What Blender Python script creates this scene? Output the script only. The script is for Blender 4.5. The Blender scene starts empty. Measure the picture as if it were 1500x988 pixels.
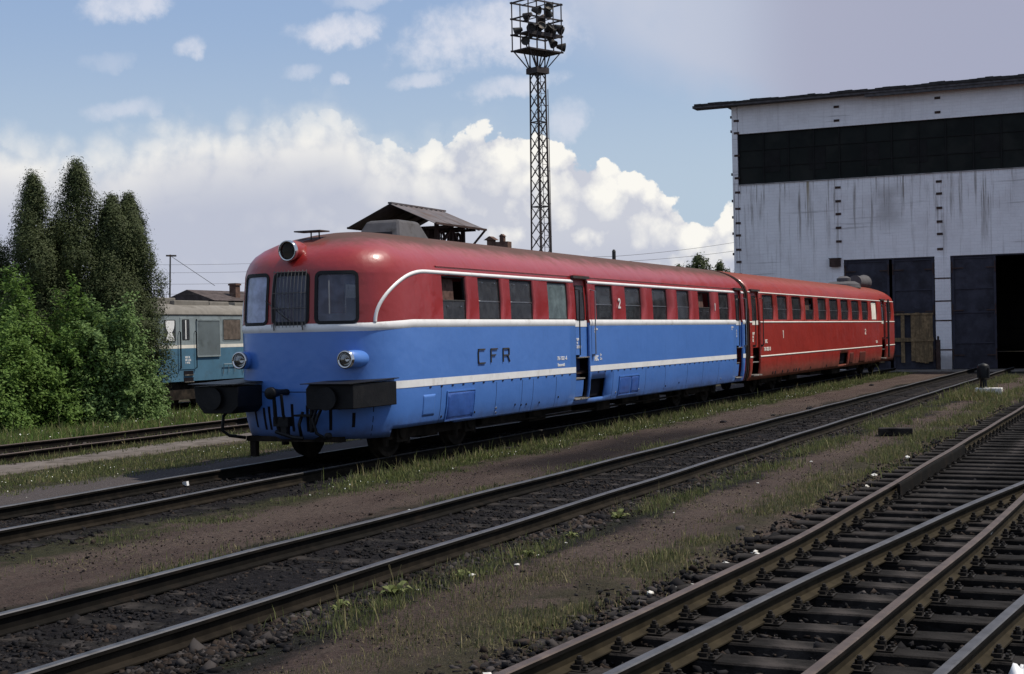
import bpy, bmesh, math, random
import numpy as np
from mathutils import Vector, Matrix
C = bpy.context.scene.collection
SC = bpy.context.scene
R = math.radians
rng = np.random.default_rng(7); random.seed(7)

# ------------------------------------------------------------------ camera
cd = bpy.data.cameras.new('camera'); cam = bpy.data.objects.new('camera', cd); C.objects.link(cam)
cd.sensor_width = 36; cd.lens = 50.05; cd.clip_end = 4000; cd.clip_start = .1
lk = Vector((0.90946176, 0.41578052, -0.00242168)); rt = Vector((0.41565764, -0.90930774, -0.01970198)); up = Vector((0.01039375, -0.0169116, 0.99980296))
cam.matrix_world = Matrix(((rt.x, up.x, -lk.x, 0), (rt.y, up.y, -lk.y, 0), (rt.z, up.z, -lk.z, 1.92), (0, 0, 0, 1)))
SC.camera = cam
vs = SC.view_settings; vs.view_transform = 'Standard'; vs.look = 'None'; vs.gamma = 1; vs.exposure = 0.1; vs.use_curve_mapping = False

# ------------------------------------------------------------------ sun
SUN = Vector((0.30, -0.43, 0.85)).normalized()
sl = bpy.data.lights.new('sun', 'SUN'); sl.energy = 4.3; sl.angle = R(0.6); sl.color = (1, .93, .82)
so = bpy.data.objects.new('sun', sl); C.objects.link(so); so.rotation_euler = (-SUN).to_track_quat('-Z', 'Y').to_euler()

# ------------------------------------------------------------------ sky with clouds
SKY = 0.05
w = bpy.data.worlds.new('World'); SC.world = w; w.use_nodes = True
nt = w.node_tree; nt.nodes.clear()
class V:                       # little expression builder over Math nodes
    nt = None
    def __init__(s, x): s.s = x
    @staticmethod
    def m(op, *a, clamp=False):
        n = V.nt.nodes.new('ShaderNodeMath'); n.operation = op; n.use_clamp = clamp
        for i, x in enumerate(a):
            if isinstance(x, V): V.nt.links.new(x.s, n.inputs[i])
            else: n.inputs[i].default_value = x
        return V(n.outputs[0])
    def __add__(a, b): return V.m('ADD', a, b)
    __radd__ = __add__
    def __sub__(a, b): return V.m('SUBTRACT', a, b)
    def __rsub__(a, b): return V.m('SUBTRACT', b, a)
    def __mul__(a, b): return V.m('MULTIPLY', a, b)
    __rmul__ = __mul__
    def __truediv__(a, b): return V.m('DIVIDE', a, b)
def step(x, a, b):
    n = V.nt.nodes.new('ShaderNodeMapRange'); n.interpolation_type = 'SMOOTHSTEP'
    V.nt.links.new(x.s, n.inputs[0]); n.inputs[1].default_value = a; n.inputs[2].default_value = b
    return V(n.outputs[0])
def noise(vec, scale, detail=6, rough=.55, dist=0.0, out=0):
    n = V.nt.nodes.new('ShaderNodeTexNoise'); n.inputs['Scale'].default_value = scale
    n.inputs['Detail'].default_value = detail; n.inputs['Roughness'].default_value = rough; n.inputs['Distortion'].default_value = dist
    if vec is not None: V.nt.links.new(vec, n.inputs['Vector'])
    return V(n.outputs[out])
def mixc(f, a, b):
    n = V.nt.nodes.new('ShaderNodeMix'); n.data_type = 'RGBA'
    if isinstance(f, V): V.nt.links.new(f.s, n.inputs[0])
    else: n.inputs[0].default_value = f
    for i, x in ((6, a), (7, b)):
        if isinstance(x, V): V.nt.links.new(x.s, n.inputs[i])
        else: n.inputs[i].default_value = (*x, 1)
    return V(n.outputs[2])
V.nt = nt
tc = nt.nodes.new('ShaderNodeTexCoord').outputs['Generated']
sx = nt.nodes.new('ShaderNodeSeparateXYZ'); nt.links.new(tc, sx.inputs[0])
X, Y, Z = (V(sx.outputs[i]) for i in range(3))
D = 57.29578
az = V.m('ARCTAN2', Y, X) * D; el = V.m('ARCSINE', Z) * D
n1 = noise(tc, 9, 7, .6) - .5; n2 = noise(tc, 34, 6, .6) - .5; n3 = noise(tc, 90, 5, .6) - .5
# top edge of the cumulus bank as elevation over azimuth
fc = nt.nodes.new('ShaderNodeFloatCurve')
pts = [(0, 5.2), (12, 5.4), (14, 5.5), (15.7, 5.4), (16.6, 4.7), (17.9, 5.4), (18.7, 6.3), (20.3, 7.0), (21.7, 7.6), (23.2, 8.0), (24.6, 8.45), (25.8, 8.55), (27.4, 8.1), (28.8, 7.95), (30.0, 8.2), (31.3, 9.0), (33.9, 8.7), (37.9, 8.45), (39.8, 7.8), (42.7, 7.7), (50, 8.2), (60, 7)]
cv = fc.mapping.curves[0]
cv.points[0].location = (0, pts[0][1] / 15); cv.points[1].location = (1, pts[-1][1] / 15)
for a, e in pts[1:-1]: cv.points.new(a / 60, e / 15)
fc.mapping.update()
nt.links.new((az / 60).s, fc.inputs['Value'])
top = V(fc.outputs[0]) * 15
soft = step(az, 22, 36)                                     # crisp heads on the right, softer on the left
vo = nt.nodes.new('ShaderNodeTexVoronoi'); vo.feature = 'SMOOTH_F1'; vo.inputs['Scale'].default_value = 55; vo.inputs['Smoothness'].default_value = .25
wv = nt.nodes.new('ShaderNodeVectorMath'); wv.operation = 'MULTIPLY_ADD'
nz = nt.nodes.new('ShaderNodeTexNoise'); nz.inputs['Scale'].default_value = 30; nz.inputs['Detail'].default_value = 5; nt.links.new(tc, nz.inputs['Vector'])
nt.links.new(nz.outputs['Color'], wv.inputs[0]); wv.inputs[1].default_value = (.035,) * 3; nt.links.new(tc, wv.inputs[2]); nt.links.new(wv.outputs[0], vo.inputs['Vector'])
bil = .45 - V(vo.outputs['Distance'])                        # billows: high at the cell centres
d = top - el + n1 * 1.3 + n2 * 1.3 + n3 * .9 + bil * 1.1 - .25
cr = step(d, -.02, .16); sf = step(d, -1.1, 1.5)
cover = cr * (1 - soft) + sf * soft
depth = step(d, .1, 3.6)                                     # 0 at the heads, 1 down in the base
lit = V.m('ADD', (1 - depth) * .95, (bil * 1.5 + n2 * 1.5 + n1 * .9 + n3 * 1.0) * (1.35 - soft * .5) * (1 - depth * soft * .8) * (1 - depth * .35), clamp=True)
lit = V.m('MULTIPLY', lit * (1 - soft * .25), step(el, .2, 3.4) * .6 + .4, clamp=True)
lit = lit + (1 - soft) * step(el, 1.5, 4.5) * step(az, 8, 14) * .18
lit = V.m('MINIMUM', lit, 1.0)
k = 1 / SKY
def s(c): return tuple(v * k for v in c)
bank = mixc(lit, s((.47, .50, .60)), s((.90, .88, .83)))
bank = mixc(step(el, 3.0, -.3) * .7, bank, s((.50, .505, .58)))
# clear sky
sky = nt.nodes.new('ShaderNodeTexSky'); sky.sky_type = 'NISHITA'; sky.sun_disc = False
sky.sun_elevation = math.asin(SUN.z); sky.sun_rotation = math.atan2(SUN.x, SUN.y); sky.air_density = 1.0; sky.dust_density = 1.5; sky.ozone_density = 2
clear = mixc(.75, V(sky.outputs[0]), mixc(step(el, 5, 14), s((.52, .64, .78)), s((.34, .48, .73))))
# thin wisps and small clouds high up
wis = None
for a, e, ra, re, st in [(39.6, 12.9, 1.9, .8, .8), (36.9, 11.28, .75, .5, .75), (31.3, 12.1, 2.3, .75, .9), (27.9, 10.2, 1.5, .4, .6), (31.25, 10.14, .45, .35, .7), (39.5, 8.9, 1.7, .55, .5), (32.8, 10.5, .9, .3, .45), (40, 10.7, 1.2, .4, .25), (25.2, 12.0, 4.2, 1.6, .85), (24.2, 9.9, 2.4, .6, .7), (22.2, 8.4, 1.0, 1.1, .6), (30, 13.4, 2, .5, .45)]:
    dx = (az - a + n1 * 2.2 + n2 * 1.2) * (1 / ra); dy = (el - e + n2 * 1.1 + n1 * .7 + dx * (.12 * ra)) * (1 / re)
    q = step(1 - (dx * dx + dy * dy) + n2 * 1.6 + n3 * 1.4, -.1, 1.3) * st
    wis = q if wis is None else V.m('MAXIMUM', wis, q)
hi = mixc(wis, clear, s((.70, .715, .79)))
# grey sheet of high cloud on the right
edge = el - (8.6 + (az - 16) * .42) + n1 * 3.2 + n2 * .9
sheet = step(edge, -.5, 2.2) * step(az + n1 * 14 + n2 * 5, 30, 17)
grey = mixc(step(az, 20, 5), s((.50, .545, .66)), s((.285, .325, .46)))
hi = mixc(sheet, hi, grey)
low = step(el, 5.5, 7.5) * step(az, 15.6, 14)                  # behind the shed
hi = mixc(step(az, 16, 12) * .8, hi, s((.37, .385, .50)))
seen = mixc(cover, hi, bank)
# the rest of the sky: broken cloud
oth = mixc(step(noise(tc, 2.2, 6, .55), .45, .62), clear, s((.42, .45, .54)))
front = step(az, 0, 4) * step(az, 62, 52) * step(el, 26, 15)
allc = mixc(front, oth, seen)
ground_c = mixc(step(el, -1.2, -.2), (.06 * k, .055 * k, .05 * k), allc)
bg = nt.nodes.new('ShaderNodeBackground'); bg.inputs['Strength'].default_value = SKY
nt.links.new(ground_c.s, bg.inputs[0])
ow = nt.nodes.new('ShaderNodeOutputWorld'); nt.links.new(bg.outputs[0], ow.inputs[0])
w.cycles.sampling_method = 'MANUAL'; w.cycles.sample_map_resolution = 512

# ------------------------------------------------------------------ helpers
def tag(o, label=None, cat=None, group=None, kind=None):
    if label: o['label'] = label
    if cat: o['category'] = cat
    if group: o['group'] = group
    if kind: o['kind'] = kind
    return o
def thing(name, label, cat, loc=(0, 0, 0), rz=0, group=None):
    o = bpy.data.objects.new(name, None); C.objects.link(o); o.location = loc; o.rotation_euler = (0, 0, rz); o.empty_display_size = .2
    return tag(o, label, cat, group)
def link(name, me, mats, parent=None, smooth=False):
    o = bpy.data.objects.new(name, me); C.objects.link(o)
    for m_ in (mats if isinstance(mats, (list, tuple)) else [mats]): me.materials.append(m_)
    if smooth:
        for p in me.polygons: p.use_smooth = True
    if parent:
        o.parent = parent; o.matrix_parent_inverse = Matrix.Identity(4)
    return o
class MB:
    """collects shapes into one mesh; coordinates are those of the parent"""
    def __init__(s): s.v = []; s.f = []; s.mi = []
    def add(s, vs_, fs, mi=0):
        b = len(s.v); s.v += [tuple(p) for p in vs_]; s.f += [tuple(b + i for i in f) for f in fs]; s.mi += [mi] * len(fs); return s
    def box(s, a, b, mi=0, rz=0, bev=0):
        x0, y0, z0 = a; x1, y1, z1 = b
        x0, x1 = sorted((x0, x1)); y0, y1 = sorted((y0, y1)); z0, z1 = sorted((z0, z1))
        vs_ = [(x0, y0, z0), (x1, y0, z0), (x1, y1, z0), (x0, y1, z0), (x0, y0, z1), (x1, y0, z1), (x1, y1, z1), (x0, y1, z1)]
        if rz:
            cx, cy = (x0 + x1) / 2, (y0 + y1) / 2; c, s_ = math.cos(rz), math.sin(rz)
            vs_ = [(cx + (x - cx) * c - (y - cy) * s_, cy + (x - cx) * s_ + (y - cy) * c, z) for x, y, z in vs_]
        return s.add(vs_, [(0, 3, 2, 1), (4, 5, 6, 7), (0, 1, 5, 4), (1, 2, 6, 5), (2, 3, 7, 6), (3, 0, 4, 7)], mi)
    def tube(s, pts_, r, n=8, mi=0, cap=True):
        P = [Vector(p) for p in pts_]; rr = r if isinstance(r, (list, tuple)) else [r] * len(P); vs_ = []; u = None
        for i, p in enumerate(P):
            t = (P[min(i + 1, len(P) - 1)] - P[max(i - 1, 0)]).normalized()
            if u is None:
                u = t.orthogonal().normalized()
            else:
                u = (u - t * u.dot(t)).normalized()
            v = t.cross(u)
            for k_ in range(n):
                a = 2 * math.pi * k_ / n; vs_.append(p + (u * math.cos(a) + v * math.sin(a)) * rr[i])
        fs = [(i * n + k_, i * n + (k_ + 1) % n, (i + 1) * n + (k_ + 1) % n, (i + 1) * n + k_) for i in range(len(P) - 1) for k_ in range(n)]
        if cap: fs += [tuple(range(n - 1, -1, -1)), tuple((len(P) - 1) * n + k_ for k_ in range(n))]
        return s.add(vs_, fs, mi)
    def bar(s, a, b, w_, h=None, mi=0, upv=(0, 0, 1)):
        h = h or w_; a = Vector(a); b = Vector(b); t = (b - a).normalized(); u = Vector(upv)
        if abs(t.dot(u)) > .98: u = Vector((1, 0, 0))
        x = t.cross(u).normalized(); y = x.cross(t)
        vs_ = [p + x * (sx_ * w_ / 2) + y * (sy * h / 2) for p in (a, b) for sx_, sy in ((-1, -1), (1, -1), (1, 1), (-1, 1))]
        return s.add(vs_, [(0, 1, 2, 3), (7, 6, 5, 4), (0, 4, 5, 1), (1, 5, 6, 2), (2, 6, 7, 3), (3, 7, 4, 0)], mi)
    def lathe(s, o_, ax, prof, n=24, mi=0):
        """prof: (distance along axis, radius)"""
        o_ = Vector(o_); t = Vector(ax).normalized(); u = t.orthogonal().normalized(); v = t.cross(u)
        vs_ = [o_ + t * d_ + (u * math.cos(2 * math.pi * k_ / n) + v * math.sin(2 * math.pi * k_ / n)) * max(r_, 1e-4) for d_, r_ in prof for k_ in range(n)]
        fs = [(i * n + k_, i * n + (k_ + 1) % n, (i + 1) * n + (k_ + 1) % n, (i + 1) * n + k_) for i in range(len(prof) - 1) for k_ in range(n)]
        return s.add(vs_, fs, mi)
    def prism(s, poly, axis, a, b, mi=0):
        """poly in the two other axes, extruded along axis from a to b"""
        n = len(poly)
        def mk(p, t): return {'x': (t, p[0], p[1]), 'y': (p[0], t, p[1]), 'z': (p[0], p[1], t)}[axis]
        vs_ = [mk(p, a) for p in poly] + [mk(p, b) for p in poly]
        return s.add(vs_, [tuple(range(n - 1, -1, -1)), tuple(range(n, 2 * n))] + [(i, (i + 1) % n, n + (i + 1) % n, n + i) for i in range(n)], mi)
    def mesh(s, name):
        me = bpy.data.meshes.new(name); me.from_pydata(s.v, [], s.f); me.polygons.foreach_set('material_index', s.mi)
        bm = bmesh.new(); bm.from_mesh(me); bmesh.ops.recalc_face_normals(bm, faces=bm.faces); bm.to_mesh(me); bm.free(); me.update(); return me
    def build(s, name, mat_, parent=None, smooth=False, bevel=0, auto=None):
        o = link(name, s.mesh(name), mat_, parent, smooth)
        if bevel:
            b = o.modifiers.new('bevel', 'BEVEL'); b.width = bevel; b.segments = 2; b.limit_method = 'ANGLE'; b.angle_limit = R(40)
        if auto is not None:
            for e in o.data.polygons: e.use_smooth = True
            o.data.set_sharp_from_angle(angle=R(auto))
        return o
def np_mesh(name, verts, faces, mats, parent=None, smooth=False, mi=None):
    me = bpy.data.meshes.new(name); verts = np.asarray(verts, np.float32); faces = np.asarray(faces, np.int32)
    nf, kf = faces.shape
    me.vertices.add(len(verts)); me.vertices.foreach_set('co', verts.ravel())
    me.loops.add(nf * kf); me.loops.foreach_set('vertex_index', faces.ravel())
    me.polygons.add(nf); me.polygons.foreach_set('loop_start', np.arange(0, nf * kf, kf, dtype=np.int32)); me.polygons.foreach_set('loop_total', np.full(nf, kf, np.int32))
    if mi is not None: me.polygons.foreach_set('material_index', np.asarray(mi, np.int32))
    if smooth: me.polygons.foreach_set('use_smooth', np.ones(nf, bool))
    me.update(); me.validate()
    return link(name, me, mats, parent)

# ------------------------------------------------------------------ materials
def mat(name, c, rough=.6, metal=0, var=.15, scale=3, c2=None, s2=1.0, lo=.4, hi_=.6, bump=0, bscale=30, coat=0, spec=None, streak=None, det=6):
    """principled with noise in value, an optional second colour in patches, optional bump"""
    m = bpy.data.materials.new(name); m.use_nodes = True; t = m.node_tree; V.nt = t
    b = t.nodes['Principled BSDF']; co = t.nodes.new('ShaderNodeTexCoord').outputs['Object']
    col = mixc(step(noise(co, scale, det, .6), .3, .7), tuple(v * (1 - var) for v in c), tuple(min(1, v * (1 + var)) for v in c))
    if c2:
        vec = co
        if streak:
            mp = t.nodes.new('ShaderNodeMapping'); mp.inputs['Scale'].default_value = streak; t.links.new(co, mp.inputs[0]); vec = mp.outputs[0]
        col = mixc(step(noise(vec, s2, 8, .62), lo, hi_), col, c2)
    t.links.new(col.s, b.inputs['Base Color'])
    if spec is None: spec = .5 if rough < .55 or metal > .5 else (.25 if rough < .72 else .08)
    b.inputs['Roughness'].default_value = rough; b.inputs['Metallic'].default_value = metal; b.inputs['Specular IOR Level'].default_value = spec
    if coat: b.inputs['Coat Weight'].default_value = coat; b.inputs['Coat Roughness'].default_value = .12
    if bump:
        bn = t.nodes.new('ShaderNodeBump'); bn.inputs['Strength'].default_value = min(1, bump); bn.inputs['Distance'].default_value = .02
        t.links.new(noise(co, bscale, 6, .65).s, bn.inputs['Height']); t.links.new(bn.outputs[0], b.inputs['Normal'])
    return m
def glassmat(name, tint=(.5, .55, .55), through=.4, dark=(.03, .033, .038), rough=.05, spec=.5):
    m = bpy.data.materials.new(name); m.use_nodes = True; t = m.node_tree; V.nt = t
    b = t.nodes['Principled BSDF']; b.inputs['Base Color'].default_value = (*dark, 1); b.inputs['Roughness'].default_value = rough; b.inputs['Specular IOR Level'].default_value = spec
    co = t.nodes.new('ShaderNodeTexCoord').outputs['Object']
    col = mixc(step(noise(co, 5, 6, .6), .35, .7), dark, tuple(v * 1.7 + .01 for v in dark)); t.links.new(col.s, b.inputs['Base Color'])
    if through:
        tr = t.nodes.new('ShaderNodeBsdfTransparent'); tr.inputs[0].default_value = (*tint, 1)
        mx = t.nodes.new('ShaderNodeMixShader'); mx.inputs[0].default_value = through
        t.links.new(b.outputs[0], mx.inputs[1]); t.links.new(tr.outputs[0], mx.inputs[2]); t.links.new(mx.outputs[0], t.nodes['Material Output'].inputs[0])
    return m
M = {}
M['white'] = mat('white_paint', (.74, .73, .72), .45, var=.06, c2=(.50, .47, .44), s2=4, lo=.55, hi_=.8)
M['black'] = mat('black_paint', (.006, .006, .007), .5, var=.3, c2=(.014, .013, .012), s2=6, lo=.5, hi_=.8, bump=.2, spec=.2)
M['under'] = mat('oily_underframe', (.020, .016, .013), .85, var=.5, c2=(.045, .034, .025), s2=3, lo=.5, hi_=.75)
M['rubber'] = mat('rubber', (.012, .012, .013), .6)
M['steel'] = mat('bare_steel', (.30, .30, .31), .35, metal=.9)
M['chrome'] = mat('chrome', (.6, .6, .6), .15, metal=1)
M['dark_metal'] = mat('dark_metal', (.05, .048, .045), .6, metal=.2, c2=(.09, .05, .03), s2=4, lo=.5, hi_=.75)
M['glass'] = glassmat('dark_window_glass', through=.22, dark=(.030, .031, .034))
M['glass_grey'] = glassmat('greenish_window_glass', through=0, dark=(.075, .10, .10))
M['glass_cab'] = glassmat('cab_glass', (.75, .78, .8), .45, dark=(.11, .115, .155))
M['glass_side'] = glassmat('cab_glass_painted_sky', (.75, .78, .8), .12, dark=(.28, .31, .43))  # pale blue base colour paints the sky's reflection into the far windscreen
M['lens'] = glassmat('lamp_glass', (.95, .95, .93), .85, dark=(.07, .07, .06))
# ------------------------------------------------------------------ ground
def gz(x, y):
    """height of the ground"""
    t = np.clip((np.asarray(y, float) - 22.5) / 9, 0, 1); t = t * t * (3 - 2 * t)
    v = np.clip((3.75 - np.asarray(y, float)) / .3, 0, 1)
    return -.165 - .6 * t - .075 * v * (np.asarray(y, float) > -9)
def T1c(x): return 12.0 - .045 * np.maximum(0, 18.0 - np.asarray(x, float))
def T0c(x): return 19.2 + .055 * (np.asarray(x, float) - 20) * (np.asarray(x, float) < 60) + 2.2 * (np.asarray(x, float) >= 60)
T2c = lambda x: 6.82 + 0 * np.asarray(x, float)
xs = np.concatenate([np.linspace(-1500, -40, 8), np.arange(-30, 100, .5), np.linspace(110, 3000, 14)])
ys = np.concatenate([np.linspace(-1500, -20, 8), np.arange(-10, 45, .5), np.linspace(60, 2500, 12)])
XX, YY = np.meshgrid(xs, ys, indexing='ij'); ZZ = gz(XX, YY)
near = (np.abs(XX - 30) < 60) & (YY > -8) & (YY < 40)
ZZ = ZZ + near * (rng.random(XX.shape) - .5) * .03
nx, ny = XX.shape
idx = np.arange(nx * ny).reshape(nx, ny)
fa = np.stack([idx[:-1, :-1], idx[1:, :-1], idx[1:, 1:], idx[:-1, 1:]], -1).reshape(-1, 4)
m = bpy.data.materials.new('yard_dirt'); m.use_nodes = True; V.nt = t = m.node_tree
b = t.nodes['Principled BSDF']; b.inputs['Roughness'].default_value = .95; b.inputs['Specular IOR Level'].default_value = .06
co = t.nodes.new('ShaderNodeTexCoord').outputs['Object']
sp = t.nodes.new('ShaderNodeSeparateXYZ'); t.links.new(co, sp.inputs[0]); gx, gy = V(sp.outputs[0]), V(sp.outputs[1])
mp = t.nodes.new('ShaderNodeMapping'); mp.inputs['Scale'].default_value = (.35, 1, 1); t.links.new(co, mp.inputs[0]); st = mp.outputs[0]
wob = (noise(st, .7, 5) - .5) * 1.4 + (noise(co, 4, 5) - .5) * .5
yy = gy + wob
f1 = noise(co, 14, 8, .7); f2 = noise(co, 60, 4, .7); f3 = noise(st, 1.3, 6)
dirt = mixc(step(f3, .35, .65), (.074, .053, .046), (.104, .077, .065))
dirt = mixc(step(f1, .42, .68) * .6, dirt, (.034, .026, .024))
dirt = mixc(step(noise(co, 32, 7, .75), .46, .60) * .55, dirt, (.026, .019, .018))
dirt = mixc(step(noise(st, 5, 7, .7), .52, .66) * .45, dirt, (.085, .068, .056))
dirt = mixc(step(f2, .58, .70) * .8, dirt, (.12, .10, .088))
def band(y0, y1, s_=.25): return step(yy, y0 - s_, y0 + s_) * step(yy, y1 + s_, y1 - s_)
green = mixc(step(noise(co, 9, 6, .7), .4, .65), (.018, .022, .009), (.040, .042, .020))
col = dirt
grav = mixc(step(f1, .4, .6), (.010, .009, .010), (.020, .018, .019))
for y0, y1 in ((5.2, 8.3), (10.6, 13.6), (17.9, 21.0)): col = mixc(band(y0, y1, .15), col, grav)
oil = band(8.2, 9.6, .5) * step(gx, 18.5, 21) * step(gx, 31, 27)
col = mixc(oil * .85, col, (.011, .009, .010))
for y0, y1, a_ in ((3.8, 4.4, .6), (5.4, 5.8, .5), (9.9, 10.7, .8), (14.6, 17.0, .8), (20.8, 60, .95), (8.1, 8.4, .4)):
    col = mixc(band(y0, y1) * a_ * step(noise(co, 1.7, 5), .36, .5), col, green)
col = mixc(band(-9, 3.5, .15), col, grav)
col = mixc(band(13.4, 14.8, .2) * .8, col, (.085, .075, .075))
t.links.new(col.s, b.inputs['Base Color'])
bn = t.nodes.new('ShaderNodeBump'); bn.inputs['Strength'].default_value = 1; bn.inputs['Distance'].default_value = .045
t.links.new((f1 + f2 * .5).s, bn.inputs['Height']); t.links.new(bn.outputs[0], b.inputs['Normal'])
g = np_mesh('ground', np.stack([XX, YY, ZZ], -1).reshape(-1, 3), fa, m, smooth=True); tag(g, kind='structure')

# concrete path behind the train's track
M['path'] = mat('worn_concrete', (.115, .10, .092), .95, var=.2, scale=2, c2=(.06, .052, .045), s2=3, lo=.5, hi_=.68, bump=.4, bscale=25)
px_ = np.arange(6, 60, .5); lo_ = 16.9 + .045 * (px_ - 20) + .1 * np.sin(px_ * 1.7); hi_y = 18.0 + .045 * (px_ - 20) + .08 * np.sin(px_ * 1.1 + 2)
pv = np.concatenate([np.stack([px_, lo_, 0 * px_ - .135], -1), np.stack([px_, hi_y, 0 * px_ - .135], -1), np.stack([px_, lo_, 0 * px_ - .25], -1)])
n_ = len(px_); i_ = np.arange(n_ - 1)
tag(np_mesh('path', pv, np.concatenate([np.stack([i_, i_ + 1, i_ + 1 + n_, i_ + n_], -1), np.stack([i_ + 2 * n_, i_ + 1 + 2 * n_, i_ + 1, i_], -1)]), M['path']), kind='structure')
M['apron'] = mat('concrete_apron', (.17, .15, .135), .95, var=.2, scale=1, c2=(.09, .08, .07), s2=1.2, lo=.45, hi_=.7, bump=.3)
tag(MB().box((65.0, -14, -.3), (68.2, 20, -.12)).build('apron', M['apron']), kind='structure')

# ------------------------------------------------------------------ tracks
M['rail_foot'] = mat('rail_foot', (.029, .023, .014), .85, var=.3, scale=5, c2=(.03, .024, .016), s2=3, lo=.45, hi_=.7)
M['foot2'] = mat('oily_rail_foot', (.014, .011, .008), .85, var=.4, scale=5)
M['rail_side'] = mat('rusty_rail', (.008, .007, .006), .85, var=.3, scale=6, c2=(.018, .013, .010), s2=3, lo=.5, hi_=.75, metal=.15)
M['rail_top'] = mat('polished_rail_head', (.085, .083, .088), .5, var=.2, scale=4, c2=(.045, .042, .04), s2=5, lo=.5, hi_=.75, metal=.5, spec=.4)
M['rail_rust'] = mat('rusty_rail_head', (.075, .052, .042), .55, var=.25, scale=4, c2=(.11, .08, .065), s2=6, lo=.5, hi_=.75, metal=.2, spec=.4)
M['sleeper'] = mat('tarred_sleeper', (.017, .015, .014), .9, var=.5, scale=5, c2=(.048, .041, .038), s2=3, lo=.45, hi_=.7, bump=.8, bscale=18)
M['plate'] = mat('rail_plate', (.022, .018, .015), .65, var=.4, scale=20, metal=.3)
PROF = [(-.065, -.150), (.065, -.150), (.065, -.138), (.012, -.118), (.010, -.045), (.036, -.032), (.036, -.008), (.028, 0), (-.028, 0), (-.036, -.008), (-.036, -.032), (-.010, -.045), (-.012, -.118), (-.065, -.138)]
def rail(fn, x0, x1, parent, head, step_=1.0, prof=PROF, name='rail', label=None, foot=None):
    X_ = np.arange(x0, x1 + 1e-6, step_); n = len(prof); vs_ = []; fs = []; mi = []
    for i, x in enumerate(X_):
        y = float(fn(x)); dy = float(fn(x + .05) - fn(x - .05)) / .1; L = math.hypot(1, dy)
        wz = .004 * math.sin(x * 1.3)
        for a, z in prof: vs_.append((x - a * dy / L, y + a / L, z + (wz if z > -.14 else 0)))
    for i in range(len(X_) - 1):
        for k_ in range(n):
            fs.append((i * n + k_, i * n + (k_ + 1) % n, (i + 1) * n + (k_ + 1) % n, (i + 1) * n + k_)); mi.append(1 if 6 <= k_ <= 8 else (2 if k_ in (1, 2, 11, 12, 13) and n > 8 else 0))
    mb = MB(); mb.v = vs_; mb.f = fs + [tuple(range(n)), tuple(range((len(X_) - 1) * n, len(X_) * n))]; mb.mi = mi + [0, 0]
    o = mb.build(name, [M['rail_side'], head, foot or M['rail_foot']], parent)
    if label: o['label'] = label
    return o
def sleeper_mesh(L=2.5, w_=.24, z0=-.27, z1=-.152, seed=0):
    r = random.Random(seed); me = bpy.data.meshes.new('sleeper'); bm = bmesh.new()
    bmesh.ops.create_cube(bm, size=1)
    bmesh.ops.subdivide_edges(bm, edges=[e for e in bm.edges if abs((e.verts[0].co - e.verts[1].co).y) > .5], cuts=7)
    for v in bm.verts:
        v.co = Vector((v.co.x * w_ + r.uniform(-.012, .012), v.co.y * L + (r.uniform(-.03, .03) if abs(v.co.y) > .49 else 0), (z1 if v.co.z > 0 else z0) + r.uniform(-.006, .004)))
    bmesh.ops.bevel(bm, geom=[e for e in bm.edges if abs((e.verts[0].co - e.verts[1].co).y) > .05], offset=.012, segments=1, affect='EDGES')
    bm.to_mesh(me); bm.free(); me.materials.append(M['sleeper']); return me
SLM = [sleeper_mesh(seed=i) for i in range(5)]
def fast_mesh():
    """sole plate with clip and screws either side of the rail foot"""
    mb = MB(); mb.box((-.085, -.17, -.152), (.085, .17, -.1445))
    for s_ in (-1, 1):
        mb.box((-.05, s_ * .045, -.145), (.05, s_ * .105, -.118))
        mb.tube([(0, s_ * .085, -.13), (0, s_ * .085, -.068)], .014, 6); mb.lathe((0, s_ * .085, -.118), (0, 0, 1), [(0, 0), (0, .03), (.024, .03), (.024, 0)], 6)
        mb.lathe((0, s_ * .085, -.088), (0, 0, 1), [(0, 0), (0, .019), (.012, .019), (.012, 0)], 6)
        for dx in (-.055, .055): mb.lathe((dx, s_ * .14, -.146), (0, 0, 1), [(0, .022), (.014, .022), (.014, .012), (.032, .012), (.032, 0)], 6)
    me = mb.mesh('rail_fastening'); me.materials.append(M['plate']); return me
FM = fast_mesh()
def inst(name, me, parent, loc, rz=0, sc=(1, 1, 1), label=None):
    o = bpy.data.objects.new(name, me); C.objects.link(o); o.parent = parent; o.location = loc; o.rotation_euler = (0, 0, rz); o.scale = sc
    if label: o['label'] = label
    return o
def slp(root, x, y, rz=0, L=1.0):
    inst('sleeper', random.choice(SLM), root, (x + random.uniform(-.03, .03), y + random.uniform(-.04, .04), random.uniform(-.012, .0)), rz + random.uniform(-.012, .012), (random.uniform(.9, 1.1), L, 1))
def merged_fast(root, pts_):
    """the fastenings too far off to read, as one part"""
    n = len(FM.vertices); vv = np.zeros(n * 3, np.float32); FM.vertices.foreach_get('co', vv); vv = vv.reshape(-1, 3)
    fs = [tuple(p.vertices) for p in FM.polygons]; mb = MB()
    for x, y in pts_: mb.add(vv + np.array([x, y, 0]), fs)
    o = mb.build('rail_fastening', M['plate'], root); o['kind'] = 'stuff'; return o
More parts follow.
